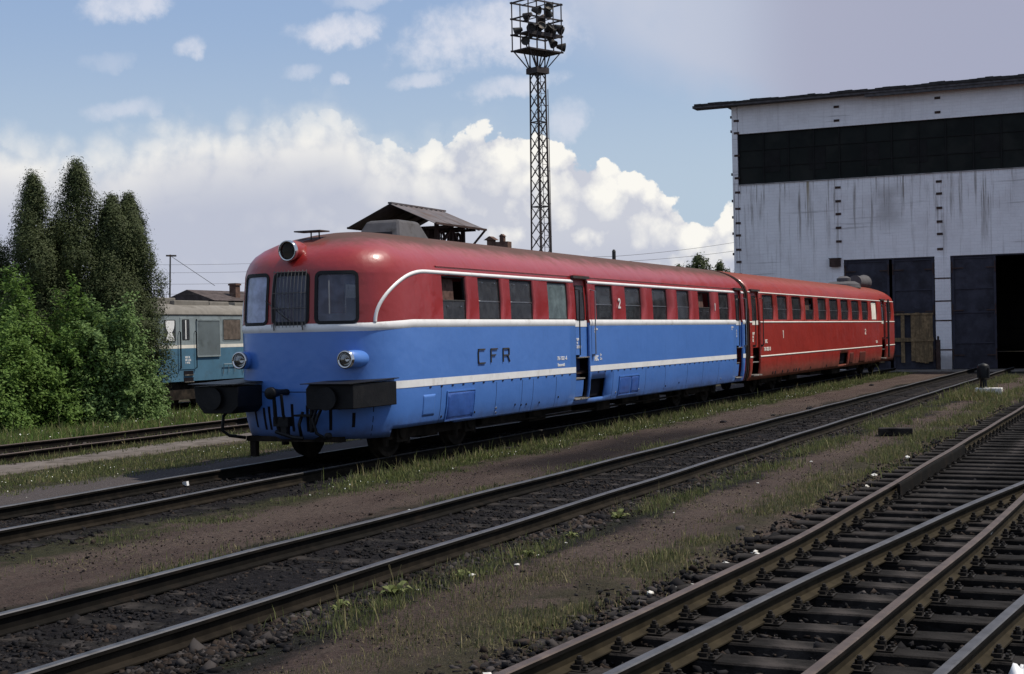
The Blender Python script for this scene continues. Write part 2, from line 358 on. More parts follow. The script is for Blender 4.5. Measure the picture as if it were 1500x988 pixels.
def track(label, fc_, x0, x1, head, s0, s1, sp_, fa_=None, foot=None):
    t_ = thing('railway_track', label, 'railway track', (0, 0, 0))
    rail(lambda x: fc_(x) + .7525, x0, x1, t_, head, foot=M['rail_side']); rail(lambda x: fc_(x) - .7525, x0, x1, t_, head, foot=M['foot2'])
    x = s0; c = 0; xs_ = []
    while x < s1 and c < 100: slp(t_, x, float(fc_(x))); xs_.append(x); x += sp_; c += 1
    if fa_:
        ps = [(q, float(fc_(q)) + s_ * .7525) for q in xs_ for s_ in (1, -1)]
        for q in ps[:fa_]: inst('rail_fastening', FM, t_, (q[0], q[1], 0))
        if ps[fa_:]: merged_fast(t_, ps[fa_:])
    return t_
track('dark track running under the blue and red railcars towards the shed', T1c, 0, 67.9, M['rail_top'], 6, 67, .65)
track('middle track of two bright rails crossing the yard to the open shed gate', T2c, 0, 67.9, M['rail_top'], 5.2, 66, .62)
track('grassy track behind the concrete path on the left', T0c, 4, 58, M['rail_rust'], 10, 45, .68)
# turnout on the right
t3 = thing('railway_turnout', 'rusty turnout of four converging rails on thick sleepers at the lower right', 'railway track')
ra = lambda x: 3.06 - .004 * (np.asarray(x, float) - 12) + .072 * 1.2 * np.logaddexp(0, (12.3 - np.asarray(x, float)) / 1.2)
rc = lambda x: 1.40 + .053 * 1.6 * np.logaddexp(0, (16.0 - np.asarray(x, float)) / 1.6)
def rb(x): x = np.asarray(x, float); return 3.42 - .055 * x - .0025 * x * x * (x < 30) - (x >= 30) * (2.25 + (x - 30) * .2)
rd = lambda x: rb(x) - 1.65
rail(ra, 0, 60, t3, M['rail_rust'], .5); rail(rc, 0, 60, t3, M['rail_rust'], .5)
rail(rb, 0, 29, t3, M['rail_top'], .5); rail(rd, 0, 29, t3, M['rail_top'], .5)
GP = [(-.02, -.15), (.02, -.15), (.02, -.012), (.012, .012), (-.012, .012), (-.02, -.012)]
rail(lambda x: ra(x) - .098, 17.6, 23.6, t3, M['rail_rust'], .5, GP, 'guard_rail')
MBx = MB(); 
for q in (17.9, 19.2, 20.5, 21.8, 23.1): MBx.box((q - .05, float(ra(q)) - .07, -.12), (q + .05, float(ra(q)) - .035, -.05))
MBx.build('guard_rail_block', M['plate'], t3)
x = 4.6; c = 0; fps = []
while x < 58 and c < 92:
    yT = float(ra(x)) + .55; yB = (min(float(rc(x)), float(rd(x))) if x < 24 else float(rc(x))) - .55
    slp(t3, x, (yT + yB) / 2, 0, (yT - yB) / 2.5)
    fps += [(x, float(f(x)) , f) for f in ((ra, rb, rc, rd) if x < 26 else (ra, rc))]
    x += .585; c += 1
ok = []
for q in fps:
    if q[2] is rc and abs(float(rb(q[0])) - q[1]) < .3: continue
    ok.append(q)
for q in ok[:100]: inst('rail_fastening', FM, t3, (q[0], q[1], 0))
merged_fast(t3, [(q[0], q[1]) for q in ok[100:]])

# ------------------------------------------------------------------ ballast stones
def ico():
    bm = bmesh.new(); bmesh.ops.create_icosphere(bm, subdivisions=1, radius=1)
    v = np.array([x_.co[:] for x_ in bm.verts]); f = np.array([[a.index for a in p.verts] for p in bm.faces]); bm.free(); return v, f
IV, IF = ico()
def chip(seed):
    """angular broken stone: hull of a few random points"""
    r = np.random.default_rng(seed); p = r.normal(0, 1, (9, 3)); p /= np.linalg.norm(p, axis=1)[:, None]; p *= r.uniform(.75, 1.15, (9, 1)) * (1 + .5 * (r.random(3) - .5))
    bm = bmesh.new(); [bm.verts.new(q) for q in p]; bmesh.ops.convex_hull(bm, input=bm.verts); bmesh.ops.triangulate(bm, faces=bm.faces)
    bmesh.ops.delete(bm, geom=[v for v in bm.verts if not v.link_faces], context='VERTS'); bm.verts.index_update(); bmesh.ops.recalc_face_normals(bm, faces=bm.faces)
    v = np.array([x_.co[:] for x_ in bm.verts]); f = np.array([[a.index for a in q.verts] for q in bm.faces]); bm.free(); return v, f
CH = [chip(i) for i in range(14)]
def stones(name, n, xf, yf, size, zoff, mats, lab, cat_, flat=.7, kindstuff=True, wts=None):
    x = xf(n); y = yf(n, x); s_ = size * rng.lognormal(0, .35, n); which = rng.integers(0, len(CH), n); ang = rng.random((n, 2)) * 6.28
    z0 = gz(x, y) + zoff; mt = rng.choice(len(mats), n, p=wts); PP, FF, MI = [], [], []; base = 0
    for k_, (v, f) in enumerate(CH):
        w_ = np.nonzero(which == k_)[0]; c_, s2_ = np.cos(ang[w_]), np.sin(ang[w_]); m_ = len(w_)
        xx = v[None, :, 0] * c_[:, :1] - v[None, :, 1] * s2_[:, :1]; y2 = v[None, :, 0] * s2_[:, :1] + v[None, :, 1] * c_[:, :1]; zz = v[None, :, 2] * (flat + .2 * c_[:, 1:])
        PP.append(np.stack([xx * s_[w_, None] + x[w_, None], y2 * s_[w_, None] + y[w_, None], zz * s_[w_, None] + z0[w_, None]], -1).reshape(-1, 3))
        FF.append((f[None] + (np.arange(m_) * len(v))[:, None, None]).reshape(-1, 3) + base); MI.append(np.repeat(mt[w_], len(f))); base += m_ * len(v)
    o = np_mesh(name, np.concatenate(PP), np.concatenate(FF), mats, mi=np.concatenate(MI))
    return tag(o, lab, cat_, kind='stuff')
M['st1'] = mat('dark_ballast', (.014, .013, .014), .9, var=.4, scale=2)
M['st2'] = mat('brown_ballast', (.032, .024, .020), .9, var=.4, scale=2)
M['st3'] = mat('grey_ballast', (.055, .048, .046), .9, var=.3, scale=2)
M['st4'] = mat('pale_stone', (.62, .60, .56), .9, var=.2, scale=10, c2=(.2, .17, .13), s2=8, lo=.5, hi_=.7)
def powx(a, b, g=1.6): return lambda n: a + (b - a) * rng.random(n) ** g
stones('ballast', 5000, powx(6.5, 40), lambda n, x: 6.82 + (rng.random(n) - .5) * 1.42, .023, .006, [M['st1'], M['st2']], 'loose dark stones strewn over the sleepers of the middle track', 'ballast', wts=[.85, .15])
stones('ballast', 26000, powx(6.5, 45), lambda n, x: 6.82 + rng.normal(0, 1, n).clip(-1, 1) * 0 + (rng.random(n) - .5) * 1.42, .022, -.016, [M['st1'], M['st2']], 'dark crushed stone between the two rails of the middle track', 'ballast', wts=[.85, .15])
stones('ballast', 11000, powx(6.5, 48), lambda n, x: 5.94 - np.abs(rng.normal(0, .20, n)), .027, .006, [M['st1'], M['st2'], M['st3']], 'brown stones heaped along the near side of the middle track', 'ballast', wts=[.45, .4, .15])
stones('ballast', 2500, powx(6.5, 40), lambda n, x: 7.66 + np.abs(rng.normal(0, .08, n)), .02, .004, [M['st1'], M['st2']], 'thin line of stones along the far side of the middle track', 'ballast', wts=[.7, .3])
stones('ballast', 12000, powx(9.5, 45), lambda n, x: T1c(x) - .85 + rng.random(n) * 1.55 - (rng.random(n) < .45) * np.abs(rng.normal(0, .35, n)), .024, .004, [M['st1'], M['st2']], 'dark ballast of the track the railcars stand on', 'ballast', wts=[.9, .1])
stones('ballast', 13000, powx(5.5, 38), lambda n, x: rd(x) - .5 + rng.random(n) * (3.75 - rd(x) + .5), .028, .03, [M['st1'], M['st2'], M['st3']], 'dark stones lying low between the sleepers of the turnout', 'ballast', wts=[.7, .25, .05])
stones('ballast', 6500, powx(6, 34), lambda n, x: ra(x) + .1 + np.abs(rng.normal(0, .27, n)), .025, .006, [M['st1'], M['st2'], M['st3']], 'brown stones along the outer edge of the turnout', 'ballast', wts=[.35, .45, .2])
stones('ballast', 3500, powx(14, 50), lambda n, x: T0c(x) - 1.4 + rng.random(n) * 2.6, .035, .01, [M['st2'], M['st3']], 'brown gravel of the grassy track behind the path', 'ballast', wts=[.7, .3])
stones('gravel', 26000, powx(7, 45, 1.5), lambda n, x: 3.8 + rng.random(n) * 8, .0085, .002, [M['st1'], M['st2'], M['st3']], 'fine grit scattered over the brown dirt walkways', 'gravel', wts=[.5, .3, .2])
# pale stones, each one lying loose
def pale(x, y, s_, seed, label='pale limestone lump lying on the dirt beside the turnout', z=None):
    r = np.random.default_rng(seed); v = (IV + .5 * (r.random((12, 3)) - .5)) * np.array([1, .7, .42]) * s_ * 1.15
    a = r.random() * 6.28; c_, s2_ = math.cos(a), math.sin(a); v = np.stack([v[:, 0] * c_ - v[:, 1] * s2_, v[:, 0] * s2_ + v[:, 1] * c_, v[:, 2]], -1)
    mb = MB(); mb.add(v, [tuple(f) for f in IF]); o = mb.build('loose_stone', M['st4']); o.location = (x, y, float(gz(x, y)) + s_ * .35 if z is None else z)
    return tag(o, label, 'stone', 'pale stones lying loose between the tracks')
PS = [(round(float(9.6 + 4.5 * random.random() ** 1.3), 2), round(float(3.42 + abs(random.gauss(0, .12))), 2), random.uniform(.02, .042)) for _ in range(26)] + [(11.0, 3.62, .05), (11.25, 3.55, .06), (10.6, 3.5, .04), (10.45, 3.45, .05), (10.2, 3.52, .035), (9.9, 3.38, .05), (10.9, 3.42, .04), (12.4, 3.6, .045), (13.1, 3.5, .06), (12.0, 3.45, .04), (14.5, 3.55, .05), (15.4, 3.4, .05), (16.6, 3.5, .04),
      (8.35, 3.55, .05), (8.0, 3.6, .05), (9.0, 3.42, .03), (7.75, 3.75, .05), (19, 3.6, .05), (21, 3.5, .06), (20.2, 3.7, .05), (23, 3.7, .06), (11.6, 5.3, .05), (11.0, 5.45, .045), (12.2, 5.35, .03), (13.0, 5.4, .03), (10.2, 5.55, .05), (15.5, 5.1, .03), (18.8, 5.0, .035), (17.5, 8.2, .03), (14.9, 8.2, .035), (22.0, 5.0, .04)]
for i, (x_, y_, s_) in enumerate(PS):
    if y_ > 4: s_ *= .6
    lab = 'pale limestone lump lying beside the rusty outer rail of the turnout' if y_ < 4 else 'pale stone lying on the shoulder beside the middle track'
    pale(x_, y_, s_, i, lab)
pale(8.55, 2.86, .085, 91, 'large pale stone wedged between the two rails near the bottom edge', -.12)
pale(14.1, 1.54, .05, 92, 'pale stone perched against the third rail of the turnout', -.05)
# ------------------------------------------------------------------ railcars
def paint(name, c, c2, lo=.56, hi_=.8, dirtc=(.09, .065, .05), coat=.45, zd=None, blot=.5, wav=.5):
    m = bpy.data.materials.new(name); m.use_nodes = True; t = m.node_tree; V.nt = t
    b = t.nodes['Principled BSDF']; co = t.nodes.new('ShaderNodeTexCoord').outputs['Object']
    mp = t.nodes.new('ShaderNodeMapping'); mp.inputs['Scale'].default_value = (3, 3, .5); t.links.new(co, mp.inputs[0])
    sp = t.nodes.new('ShaderNodeSeparateXYZ'); t.links.new(co, sp.inputs[0]); z = V(sp.outputs[2])
    col = mixc(step(noise(co, .8, 5, .6), .35, .7), c, c2)
    col = mixc(step(noise(mp.outputs[0], 3, 8, .65), .55, .85) * .35, col, tuple(v * .55 for v in c))
    col = mixc(step(noise(co, 22, 4, .7), .68, .78) * .25, col, (.5, .5, .5))
    soot = step(z, 90, 91)
    if zd:
        for z0, z1, a_, dc in zd:
            k_ = step(z + (noise(co, 2.5, 7, .65) - .5) * .35, z0, z1) * a_; col = mixc(k_, col, dc); soot = V.m('MAXIMUM', soot, k_)
    t.links.new(col.s, b.inputs['Base Color']); rg_ = V.m('ADD', .40, soot * .5); t.links.new(rg_.s, b.inputs['Roughness']); t.links.new(((1 - soot) * coat).s, b.inputs['Coat Weight']); t.links.new(((1 - soot) * .4).s, b.inputs['Specular IOR Level']); b.inputs['Coat Roughness'].default_value = .16
    bn = t.nodes.new('ShaderNodeBump'); bn.inputs['Strength'].default_value = wav; bn.inputs['Distance'].default_value = .10
    t.links.new((noise(co, 1.4, 3, .55) + noise(co, 5, 3, .5) * .12 + noise(co, 40, 3, .5) * .02).s, bn.inputs['Height']); t.links.new(bn.outputs[0], b.inputs['Normal']); t.links.new(bn.outputs[0], b.inputs['Coat Normal'])
    return m
SOOT = (.085, .062, .052)
M['blue'] = paint('blue_paint', (.062, .172, .49), (.070, .186, .52), wav=.16, zd=[(.80, .35, .45, (.06, .085, .17)), (.62, .40, .55, (.05, .045, .045))])
M['blue_dark'] = paint('darker_blue_panel', (.035, .10, .36), (.04, .12, .40))
M['red'] = paint('carmine_paint', (.27, .015, .015), (.30, .019, .018), zd=[(3.22, 3.50, .92, SOOT)], coat=.5, wav=.32)
M['red2'] = paint('scarlet_paint', (.31, .024, .013), (.27, .020, .012), zd=[(3.22, 3.52, .85, (.17, .06, .045)), (1.0, .45, .75, (.11, .06, .04))], coat=.35)
M['cream'] = mat('cream_stripe', (.72, .68, .60), .5, var=.08, c2=(.45, .38, .30), s2=5, lo=.6, hi_=.85)
M['interior'] = mat('brown_interior', (.05, .03, .025), .8)
M['cabwall'] = mat('grey_cab_wall', (.32, .33, .35), .7)
M['curtain'] = mat('curtain', (.10, .06, .05), .9, var=.4, scale=10)
M['blind'] = mat('pale_blind', (.72, .68, .58), .8)
M['hole'] = mat('dark_recess', (.012, .011, .014), .8)
M['step'] = mat('worn_step', (.28, .26, .24), .6, c2=(.08, .07, .06), s2=5)

ZW = [(.38, 1.32, .07), (.47, 1.355, .05), (.60, 1.395, .03), (.75, 1.425, .01), (.95, 1.445, 0), (1.15, 1.45, 0), (2.05, 1.45, 0), (2.5, 1.438, .03), (2.9, 1.41, .07), (3.0, 1.385, .10), (3.1, 1.345, .16), (3.2, 1.27, .25), (3.3, 1.16, .39), (3.4, 1.01, .60), (3.48, .84, .84), (3.55, .63, 1.15), (3.60, .42, 1.5), (3.63, .2, 1.9), (3.64, .0, 2.2)]
zz_, ww_, dd_ = (np.array(a) for a in zip(*ZW)); ww_ = ww_ * (1.38 / 1.45)
class Body:
    """car body: plan is a straight side with a rounded nose; nose at the low-x end unless flip"""
    def __init__(s, x0, x1, a=1.2, n=2.6, yc=11.98, flip=False):
        s.x0, s.x1, s.a, s.n, s.yc, s.flip = x0, x1, a, n, yc, flip
        ph = np.linspace(0, math.pi / 2, 400); t = np.sin(ph) ** (2 / n); c = np.cos(ph) ** (2 / n)
        px, py = -a * c, 1.38 * t; L = np.concatenate([[0], np.cumsum(np.hypot(np.diff(px), np.diff(py)))])
        s.L, s.t, s.c, s.LC = L, t, c, L[-1]; s.end = s.LC + (x1 - x0 - a)
    def sX(s, x):
        x = x if not s.flip else s.x0 + s.x1 - x
        xi = s.x0 + s.a - x
        return s.LC - xi if xi < 0 else float(np.interp(-xi, -s.a * s.c, s.L))
    def sY(s, dy, z=2.0):
        """arc position of a point of the nose at lateral offset dy towards the near side"""
        return math.copysign(float(np.interp(abs(dy) / 1.38, s.t, s.L)), dy)
    def P(s, q, z, off=0.0):
        if off:
            e = .01; a = s.P(q - e, z); b = s.P(q + e, z); c = s.P(q, min(z + e, 3.63)); d = s.P(q, z - e)
            n = (b - a).cross(c - d)
            if s.flip: n = -n
            return s.P(q, z) + n.normalized() * off
        w_ = float(np.interp(z, zz_, ww_)); dx = float(np.interp(z, zz_, dd_)); sg = 1 if q >= 0 else -1; q = abs(q)
        x0 = s.x0 + dx; xc = max(s.x0 + s.a, x0 + .75 * s.a); u_ = q - s.LC
        if u_ < 0:
            t = float(np.interp(q, s.L, s.t)); c = float(np.interp(q, s.L, s.c)); x = xc - (xc - x0) * c; y = w_ * t
        else:
            x = xc + u_ * (s.x0 + s.a + 4 - xc) / 4 if u_ < 4 else s.x0 + s.a + u_; y = w_
        X_ = x if not s.flip else s.x0 + s.x1 - x
        return Vector((X_, s.yc - sg * y, z))
    def shell(s, name, parent, mats, zsplit, holes):
        qs = set(np.round(np.linspace(0, s.LC, 56), 4)) | set(np.round(np.arange(s.LC, s.end, .7), 4)) | {round(s.end, 4)}
        qs |= {-q for q in qs}; zs = set(z for z in zz_ if z >= .38) | {zsplit}
        for a, b, z0, z1 in holes: qs |= {a, b}; zs |= {z0, z1}
        def clean(v, keep):
            v = sorted(v); out = []
            for x in v:
                if out and x - out[-1] < .02:
                    if x in keep and out[-1] not in keep: out[-1] = x
                    elif x in keep: out.append(x)
                    continue
                out.append(x)
            return out
        qs = clean(qs, {h[i] for h in holes for i in (0, 1)}); zs = clean(zs, {h[i] for h in holes for i in (2, 3)} | {zsplit})
        mb = MB(); nz_ = len(zs)
        mb.v = [tuple(s.P(q, z)) for q in qs for z in zs]
        for i in range(len(qs) - 1):
            for j in range(nz_ - 1):
                qm, zm = (qs[i] + qs[i + 1]) / 2, (zs[j] + zs[j + 1]) / 2
                if any(a < qm < b and z0 < zm < z1 for a, b, z0, z1 in holes): continue
                f = (i * nz_ + j, (i + 1) * nz_ + j, (i + 1) * nz_ + j + 1, i * nz_ + j + 1)
                mb.f.append(f if not s.flip else f[::-1]); mb.mi.append(0 if zm < zsplit else 1)
        me = bpy.data.meshes.new(name); me.from_pydata(mb.v, [], mb.f); me.polygons.foreach_set('material_index', mb.mi)
        bm = bmesh.new(); bm.from_mesh(me); bmesh.ops.remove_doubles(bm, verts=bm.verts, dist=.0008); bm.to_mesh(me); bm.free()
        o = link(name, me, mats, parent, True); o.data.set_sharp_from_angle(angle=R(35))
        so_ = o.modifiers.new('shell', 'SOLIDIFY'); so_.thickness = .045; so_.offset = -1
        return o
    def strip(s, name, parent, m_, path, w_, off=.004, thick=0, seg=1, wfn=None):
        """ribbon or half-round moulding along a path of (q, z); w_ is its width"""
        mb = MB(); n = len(path); K = 5 if thick else 2; rows = []
        for i, (q, z) in enumerate(path):
            a = Vector(path[max(i - 1, 0)]); b = Vector(path[min(i + 1, n - 1)]); t = (b - a).normalized(); nn = Vector((-t.y, t.x))
            for k_ in range(K):
                f = k_ / (K - 1) * 2 - 1; o_ = off + (thick * math.sqrt(max(0, 1 - f * f)) if thick else 0)
                rows.append(s.P(q + nn.x * f * w_ / 2, z + nn.y * f * w_ / 2, o_))
        mb.add(rows, [(i * K + k_, i * K + k_ + 1, (i + 1) * K + k_ + 1, (i + 1) * K + k_) for i in range(n - 1) for k_ in range(K - 1)])
        return mb.build(name, m_, parent, smooth=bool(thick))
    def patch(s, name, parent, m_, q0, q1, z0, z1, off, r=0, ring=0, nq=6, label=None, thick=0):
        """panel following the surface; r rounds the corners; ring>0 keeps only a frame of that width"""
        def loop(d):
            pts_ = []; R_ = max(r - d, 0.001); N = 6 if r else 1
            for cx, cz, a0 in ((q1 - d - R_, z1 - d - R_, 0), (q0 + d + R_, z1 - d - R_, 90), (q0 + d + R_, z0 + d + R_, 180), (q1 - d - R_, z0 + d + R_, 270)):
                for k_ in range(N): a = R(a0 + (90 * k_ / (N - 1) if N > 1 else 0)); pts_.append((cx + R_ * math.cos(a), cz + R_ * math.sin(a)))
                nxt = {0: (q0 + d + R_, z1 - d), 90: (q0 + d, z0 + d + R_), 180: (q1 - d - R_, z0 + d), 270: (q1 - d, z1 - d - R_)}[a0]
                st_ = pts_[-1]
                for k_ in range(1, nq): pts_.append((st_[0] + (nxt[0] - st_[0]) * k_ / nq, st_[1] + (nxt[1] - st_[1]) * k_ / nq))
            return pts_
        mb = MB()
        if ring:
            A = loop(0); B = loop(ring); n = len(A); h = thick or .012
            vs_ = [s.P(*p, off) for p in A] + [s.P(*p, off + h) for p in A] + [s.P(*p, off + h) for p in B] + [s.P(*p, off - .03) for p in B]
            fs = [(j * n + i, j * n + (i + 1) % n, (j + 1) * n + (i + 1) % n, (j + 1) * n + i) for j in range(3) for i in range(n)]
            mb.add(vs_, fs)
        else:
            A = loop(0); n = len(A); cx, cz = (q0 + q1) / 2, (z0 + z1) / 2; K = 4; vs_ = []
            for k_ in range(K): f = 1 - k_ / K; vs_ += [s.P(cx + (p[0] - cx) * f, cz + (p[1] - cz) * f, off) for p in A]
            vs_.append(s.P(cx, cz, off))
            fs = [(k_ * n + i, k_ * n + (i + 1) % n, (k_ + 1) * n + (i + 1) % n, (k_ + 1) * n + i) for k_ in range(K - 1) for i in range(n)] + [((K - 1) * n + i, (K - 1) * n + (i + 1) % n, K * n) for i in range(n)]
            if thick:
                b0 = len(vs_); vs_ += [s.P(*p, off - thick) for p in A]; fs += [(i, (i + 1) % n, b0 + (i + 1) % n, b0 + i) for i in range(n)]
            mb.add(vs_, fs)
        o = mb.build(name, m_, parent, smooth=not ring)
        if label: o['label'] = label
        return o
def text(name, txt, size, m_, parent, loc, wide=1.0, thick=.004, label=None, up_=True, font_bold=0):
    """lettering facing the near side (-y), reading along +x"""
    cu = bpy.data.curves.new(name, 'FONT'); cu.body = txt; cu.size = size; cu.extrude = thick; cu.offset = font_bold; cu.resolution_u = 3
    tmp = bpy.data.objects.new('tmp', cu); dg = bpy.context.evaluated_depsgraph_get(); me = bpy.data.meshes.new_from_object(tmp); bpy.data.objects.remove(tmp); bpy.data.curves.remove(cu)
    for v in me.vertices: x_, y_, z_ = v.co; v.co = (x_ * wide, -z_, y_)
    me.name = name
    o = link(name, me, m_, parent); o.location = loc
    if label: o['label'] = label
    return o
def window(B, root, a, b, z0, z1, kind=0, label=None, cords=True):
    """side window between arc positions a and b"""
    fr = B.patch('window', root, M['rubber'], a + .004, b - .004, z0 + .004, z1 - .004, -.034, 0, .022, label=label, thick=.010)
    zm = z0 + (z1 - z0) * .44
    g1 = M['glass'] if kind != 1 else M['glass_grey']
    if kind == 1: B.patch('pane', fr, g1, a + .02, b - .02, z0 + .02, z1 - .02, -.030)
    elif kind == 3: B.patch('pane', fr, M['blind'], a + .02, b - .02, z0 + .02, z1 - .02, -.030)
    else:
        B.patch('pane', fr, g1, a + .02, b - .02, z0 + .02, zm - .012, -.028)
        if kind == 2: B.patch('curtain', fr, M['curtain'], a + .03, b - .2, zm + .01, z1 - .03, -.14)
        else: B.patch('pane', fr, g1, a + .02, b - .02, zm + .012, z1 - .02, -.034)
        B.patch('glazing_bar', fr, M['steel'] if kind != 2 else M['dark_metal'], a + .015, b - .015, zm - .012, zm + .012, -.022, thick=.012)
    zc = (z1 - .09) if kind != 2 else zm - .10
    for f in (.22, .78):
        p = B.P(a + (b - a) * f, zc, -.018); MB().lathe(p, (0, -1, 0), [(0, .014), (.01, .014), (.014, 0)], 8).build('latch', M['chrome'], fr)
    return fr
def door(B, root, a, b, zt, zl, m_low, m_up, zs, stripe, txt):
    """recessed sliding door leaf with its glass; a, b arc positions"""
    d = B.patch('door', root, m_low, a, b, zl, zs, -.05, thick=.0)
    u = B.patch('door_upper', d, m_up, a, b, zs, zt, -.05)
    B.patch('door_window', d, M['glass'], a + .2, b - .14, zs + .12, zt - .14, -.044, .03)
    B.patch('window_gasket', d, M['rubber'], a + .18, b - .12, zs + .10, zt - .12, -.048, .04, .024, thick=.012)
    if stripe: B.patch('door_stripe', d, M[stripe], a, b, zs - .03, zs + .10, -.044)
    return d
def bogie(root, xc, mat_=None):
    g_ = MB()
    g_.box((xc - 1.55, 11.98 - .98, .30), (xc + 1.55, 11.98 - .86, .55)); g_.box((xc - 1.55, 11.98 + .86, .30), (xc + 1.55, 11.98 + .98, .55)); g_.box((xc - .3, 11.1, .25), (xc + .3, 13.0, .5))
    for dx in (-1.2, 1.2):
        for sy in (-1, 1):
            y = 11.98 + sy * .92; g_.box((xc + dx - .18, y - .12, .25), (xc + dx + .18, y + .12, .62)); g_.lathe((xc + dx, y + sy * .10, .43), (0, sy, 0), [(0, .15), (.05, .14), (.06, .0)], 14)
            g_.tube([(xc + dx - .35, y, .2), (xc + dx - .35, y, .5)], .06); g_.tube([(xc + dx + .35, y, .2), (xc + dx + .35, y, .5)], .06)
    b_ = g_.build('bogie', M['under'], root)
    for dx in (-1.2, 1.2):
        w_ = MB()
        for sy in (-1, 1):
            y = 11.98 + sy * .72
            w_.lathe((xc + dx, y, .44), (0, sy, 0), [(-.07, .0), (-.07, .47), (-.04, .47), (-.035, .44), (.07, .435), (.07, .37), (.03, .34), (.03, .12), (.09, .1), (.09, 0)], 28)
        w_.tube([(xc + dx, 11.3, .44), (xc + dx, 12.8, .44)], .08); w_.build('wheelset', M['under'], b_, smooth=False, auto=40)
    return b_

# ============ blue railcar ============
rc1 = thing('railcar', 'blue and red diesel railcar with white stripes and a round-nosed cab, leading the pair', 'railcar')
B = Body(18.2, 38.86)
zt, zb = 2.89, 2.165
WB = [(20.54, 21.41, 2), (21.88, 22.78, 0), (23.18, 24.19, 0), (24.90, 25.89, 1), (27.41, 28.41, 0), (29.18, 30.23, 0), (31.0, 32.06, 0), (32.82, 33.8, 0), (34.54, 35.6, 2), (36.36, 37.3, 0)]
DB = [(26.22, 26.97), (37.93, 38.56)]
holes = [(B.sX(a), B.sX(b), zb, zt) for a, b, _ in WB] + [(B.sX(a), B.sX(b), .56, 2.985) for a, b in DB]
holes += [(-b, -a, z0, z1) for a, b, z0, z1 in holes]
fw = [(B.sY(.40), B.sY(1.02)), (B.sY(-.36), B.sY(.29)), (B.sY(-1.04), B.sY(-.46))]
F0, F1 = 2.125, 2.905
holes += [(a + .03, b - .03, F0 + .03, F1 - .03) for a, b in fw]
# lifted skirt over the first wheels, and the slots in the nose skirt
holes += [(B.sX(18.95), B.sX(21.0), .38, .50), (B.sX(21.0), B.sX(38.9), .38, .47)]; holes += [(-b, -a, c, d) for a, b, c, d in holes[-2:]]
holes += [(B.sX(27.02), B.sX(27.88), .56, .96)]
for y in (.98, .86, .68, .58, .46, .26, .02, -.20, -.30, -.42, -.52, -.66, -.80): pass
sh = B.shell('body', rc1, [M['blue'], M['red']], 2.11, holes)
mbc = MB(); prof_ = [(11.98 - w_, z) for z, w_ in zip(zz_[1:], ww_[1:])] + [(11.98 + w_, z) for z, w_ in zip(zz_[::-1][1:-1], ww_[::-1][1:-1])]
mbc.prism([p for p in prof_], 'x', 38.80, 38.86); mbc.build('end_wall', M['red'], rc1)
MB().box((19.6, 10.75, 1.08), (38.7, 13.2, 1.14)).build('floor', M['interior'], rc1)
for k_ in range(16):
    x_ = 21.0 + k_ * 1.05
    for yy_ in (11.0, 12.45):
        if not 25.9 < x_ < 27.2: MB().box((x_, yy_, 1.15), (x_ + .12, yy_ + .7, 2.25)).build('seat', M['interior'], rc1)
for x_ in (26.0, 27.1): MB().box((x_, 10.9, 1.14), (x_ + .05, 13.2, 3.0)).build('partition', M['interior'], rc1)
MB().box((20.1, 10.76, 1.1), (20.14, 11.9, 3.0)).box((20.1, 11.9, 1.1), (20.14, 12.5, 2.1)).box((20.1, 12.5, 1.1), (20.14, 13.2, 3.0)).build('cab_wall', M['cabwall'], rc1)
dk = MB(); dk.box((18.7, 11.05, 1.2), (19.2, 12.0, 2.28)); dk.box((19.0, 11.15, 2.28), (19.06, 11.5, 2.52)); dk.box((19.7, 11.0, 1.3), (19.78, 11.5, 2.4)).build('driver_desk', M['cabwall'], rc1)
for a, b, k_ in WB: window(B, rc1, B.sX(a), B.sX(b), zb, zt, k_)
for a, b, k_ in WB: window(B, rc1, -B.sX(b), -B.sX(a), zb, zt, k_ if k_ != 2 else 0)
for i, (a, b) in enumerate(fw):
    q = B.patch('windscreen', rc1, M['glass_cab'] if i != 2 else M['glass_side'], a + .02, b - .02, F0 + .02, F1 - .02, -.012, .07, label=['near windscreen showing the driver desk', 'centre windscreen behind the grille', 'far windscreen with the sky reflection painted into its colour'][i])
    B.patch('gasket', q, M['rubber'], a - .012, b + .012, F0 - .012, F1 + .012, .001, .10, .05, thick=.010)
# protective grille over the centre windscreen
M['grille'] = mat('grey_bars', (.14, .13, .12), .5, metal=.4)
gr_ = MB(); a, b = fw[1]
for k_ in range(10):
    q = a + .03 + (b - a - .06) * k_ / 9; gr_.tube([B.P(q, z, .05 + .02 * math.sin((z - F0) / .7 * 3.1)) for z in np.linspace(F0 - .05, F1 + .03, 7)], .005, 5)
for z in (F0 - .02, F0 + .24, F0 + .47, F1): gr_.tube([B.P(q, z, .055) for q in np.linspace(a + .02, b - .02, 7)], .006, 5)
for q in (a + .07, b - .07): gr_.tube([B.P(q, F0 - .09, .05), B.P(q, F0 + .02, .06)], .012, 6)
gr_.build('window_grille', M['grille'], rc1)
wp = MB(); wp.tube([B.P(a - .12, F0 + .36, .03), B.P(a + .25, F0 + .12, .07), B.P(a + .42, F0 + .0, .03)], .008, 5); wp.build('wiper', M['dark_metal'], rc1)
